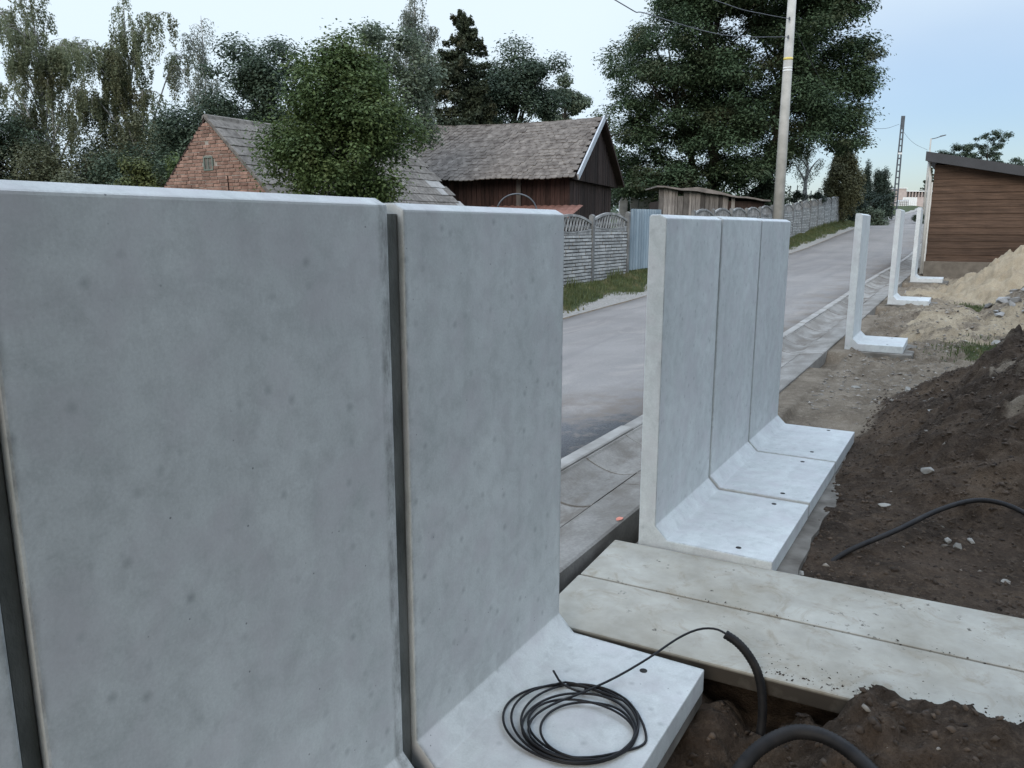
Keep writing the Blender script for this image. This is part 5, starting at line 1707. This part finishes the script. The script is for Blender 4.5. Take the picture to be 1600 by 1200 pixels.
for i, (x, y_, w_, sd_) in enumerate([(-7.95, 44.9, 0.45, 161), (-7.2, 46.2, 0.4, 163)]):
    cl = ball_clumps(w_, 0.3, 0.28, 3.35 - G0(x, y_), 8, 0.2, sd_)
    tree('grave_shrub', ('dark low shrub at the base of the small birch by the crosses', 'dark low shrub between the small birch and the broad evergreen')[i], 'shrub', (x, y_, G0(x, y_)), cl, 1500, 0.09, 0.6, M_l_cypress, M_bark, 0.04, sd_ + 1)

# pinkish gatehouse and arched wall where the road bends away, white fence and tank in front of them
pk = thing('pinkish_gatehouse', 'low pinkish block wall at the far bend of the road', 'building', (-10.25, 133.9, 4.3), R(28))
MB().box(-0.74, 0.74, -0.5, 1.9, -0.5, 3.25).build('block_wall', M_pink, pk, bevel=0.02)
MB().box(-0.85, 0.85, -0.6, 2.0, 3.25, 3.4).build('wall_cap', M_white, pk)
pg = thing('arched_wall', 'white-topped wall with a row of dark openings far up the road', 'wall', (-9.4, 134.3, 4.3), R(28))
MB().box(0, 3.9, 0, 0.4, -0.5, 2.0).build('wall_base', M_pink, pg)
MB().box(-0.05, 4.0, -0.05, 0.45, 2.82, 2.97).build('wall_cap', M_white, pg)
col_ = MB().box(-0.07, 0.07, 0.02, 0.36, 2.0, 2.82).mesh('wall_pier', M_pink)
for i in range(9): put('wall_pier', col_, pg, Matrix.Translation((0.08 + i * 0.465, 0, 0)))
MB().box(0.02, 3.88, 0.41, 0.46, 2.0, 2.82).build('dark_backing', M_steel, pg)
wf = thing('white_fence', 'short white board fence at the far roadside', 'fence', (-8.25, 115.4, 4.25), R(26))
bd = MB().box(0, 0.235, -0.02, 0.02, 0.1, 1.40).mesh('fence_board', M_white)
for i in range(7): put('fence_board', bd, wf, Matrix.Translation((i * 0.262, 0, 0)))
MB().box(-0.02, 1.85, 0.021, 0.07, 0.4, 0.5).build('fence_rail', M_white, wf)
MB().box(-0.02, 1.85, 0.021, 0.07, 1.0, 1.1).build('fence_rail', M_white, wf)
ib = thing('liquid_tank_crate', 'white caged plastic tank standing at the far roadside', 'tank', (-8.35, 111.5, 4.02), R(30))
MB().box(0.05, 1.2, 0.05, 1.0, 0.18, 1.15).build('tank_body', M_white, ib, bevel=0.06)
cg = MB()
for i in range(6): cg.box(0.01 + i * 0.24, 0.04 + i * 0.24, -0.005, 0.025, 0.12, 1.2)
for i in range(5): cg.box(0, 1.25, -0.01, 0.02, 0.15 + i * 0.25, 0.18 + i * 0.25)
cg.build('cage', M_steel, ib)
MB().box(-0.02, 1.27, -0.02, 1.04, -0.1, 0.12).build('pallet_base', M_grey, ib)
cl = ball_clumps(0.42, 0.4, 0.42, 0.55, 10, 0.2, 171)
tree('roadside_shrub', 'blackish small shrub between the white fence and the brown building', 'shrub', (-2.55, 60.3, G0(-2.55, 60.3)), cl, 2200, 0.09, 0.6, M_l_dark, M_bark, 0.04, 172)

# ------------------------------------------------------------------ house and walnut added unseen behind the camera to shade the near elements
hs = thing('added_shade_house', 'plain plastered house added behind the viewpoint to shade the near wall elements', 'house', (5.6, -17.0, -0.1))
MB().box(0, 9, 0, 12.7, 0, 6.2).build('wall', M_plaster, hs)
rf = MB(); rf.prism([(-0.5, 6.1), (9.5, 6.1), (4.5, 9.2)], -0.5, 13.2, 'y'); rf.build('roof', M_tile, hs)  # roof of the added shade house
for (y_, z_) in ((2, 1.0), (5.5, 1.0), (9, 1.0), (2, 3.6), (5.5, 3.6), (9, 3.6)):
    w_ = MB().box(-0.03, -0.001, y_ - 0.65, y_ + 0.65, z_, z_ + 1.35).build('added_house_window', M_white, hs)
    MB().box(-0.04, -0.031, y_ - 0.55, y_ + 0.55, z_ + 0.1, z_ + 1.25).build('pane', M_glass, w_)

bx, by = 5.0, -4.3  # unseen walnut crown, added to darken the near wall elements
cl = ball_clumps(4.1, 3.9, 2.6, 6.4, 120, 1.0, 181, 0.35, 0.8)
tree('added_shade_walnut', 'broad walnut tree added behind the viewpoint to shade the near wall elements', 'tree', (bx, by, -0.1), cl, 42000, 0.26, 0.6, M_l_dark, M_bark, 0.28, 182, rot=0)
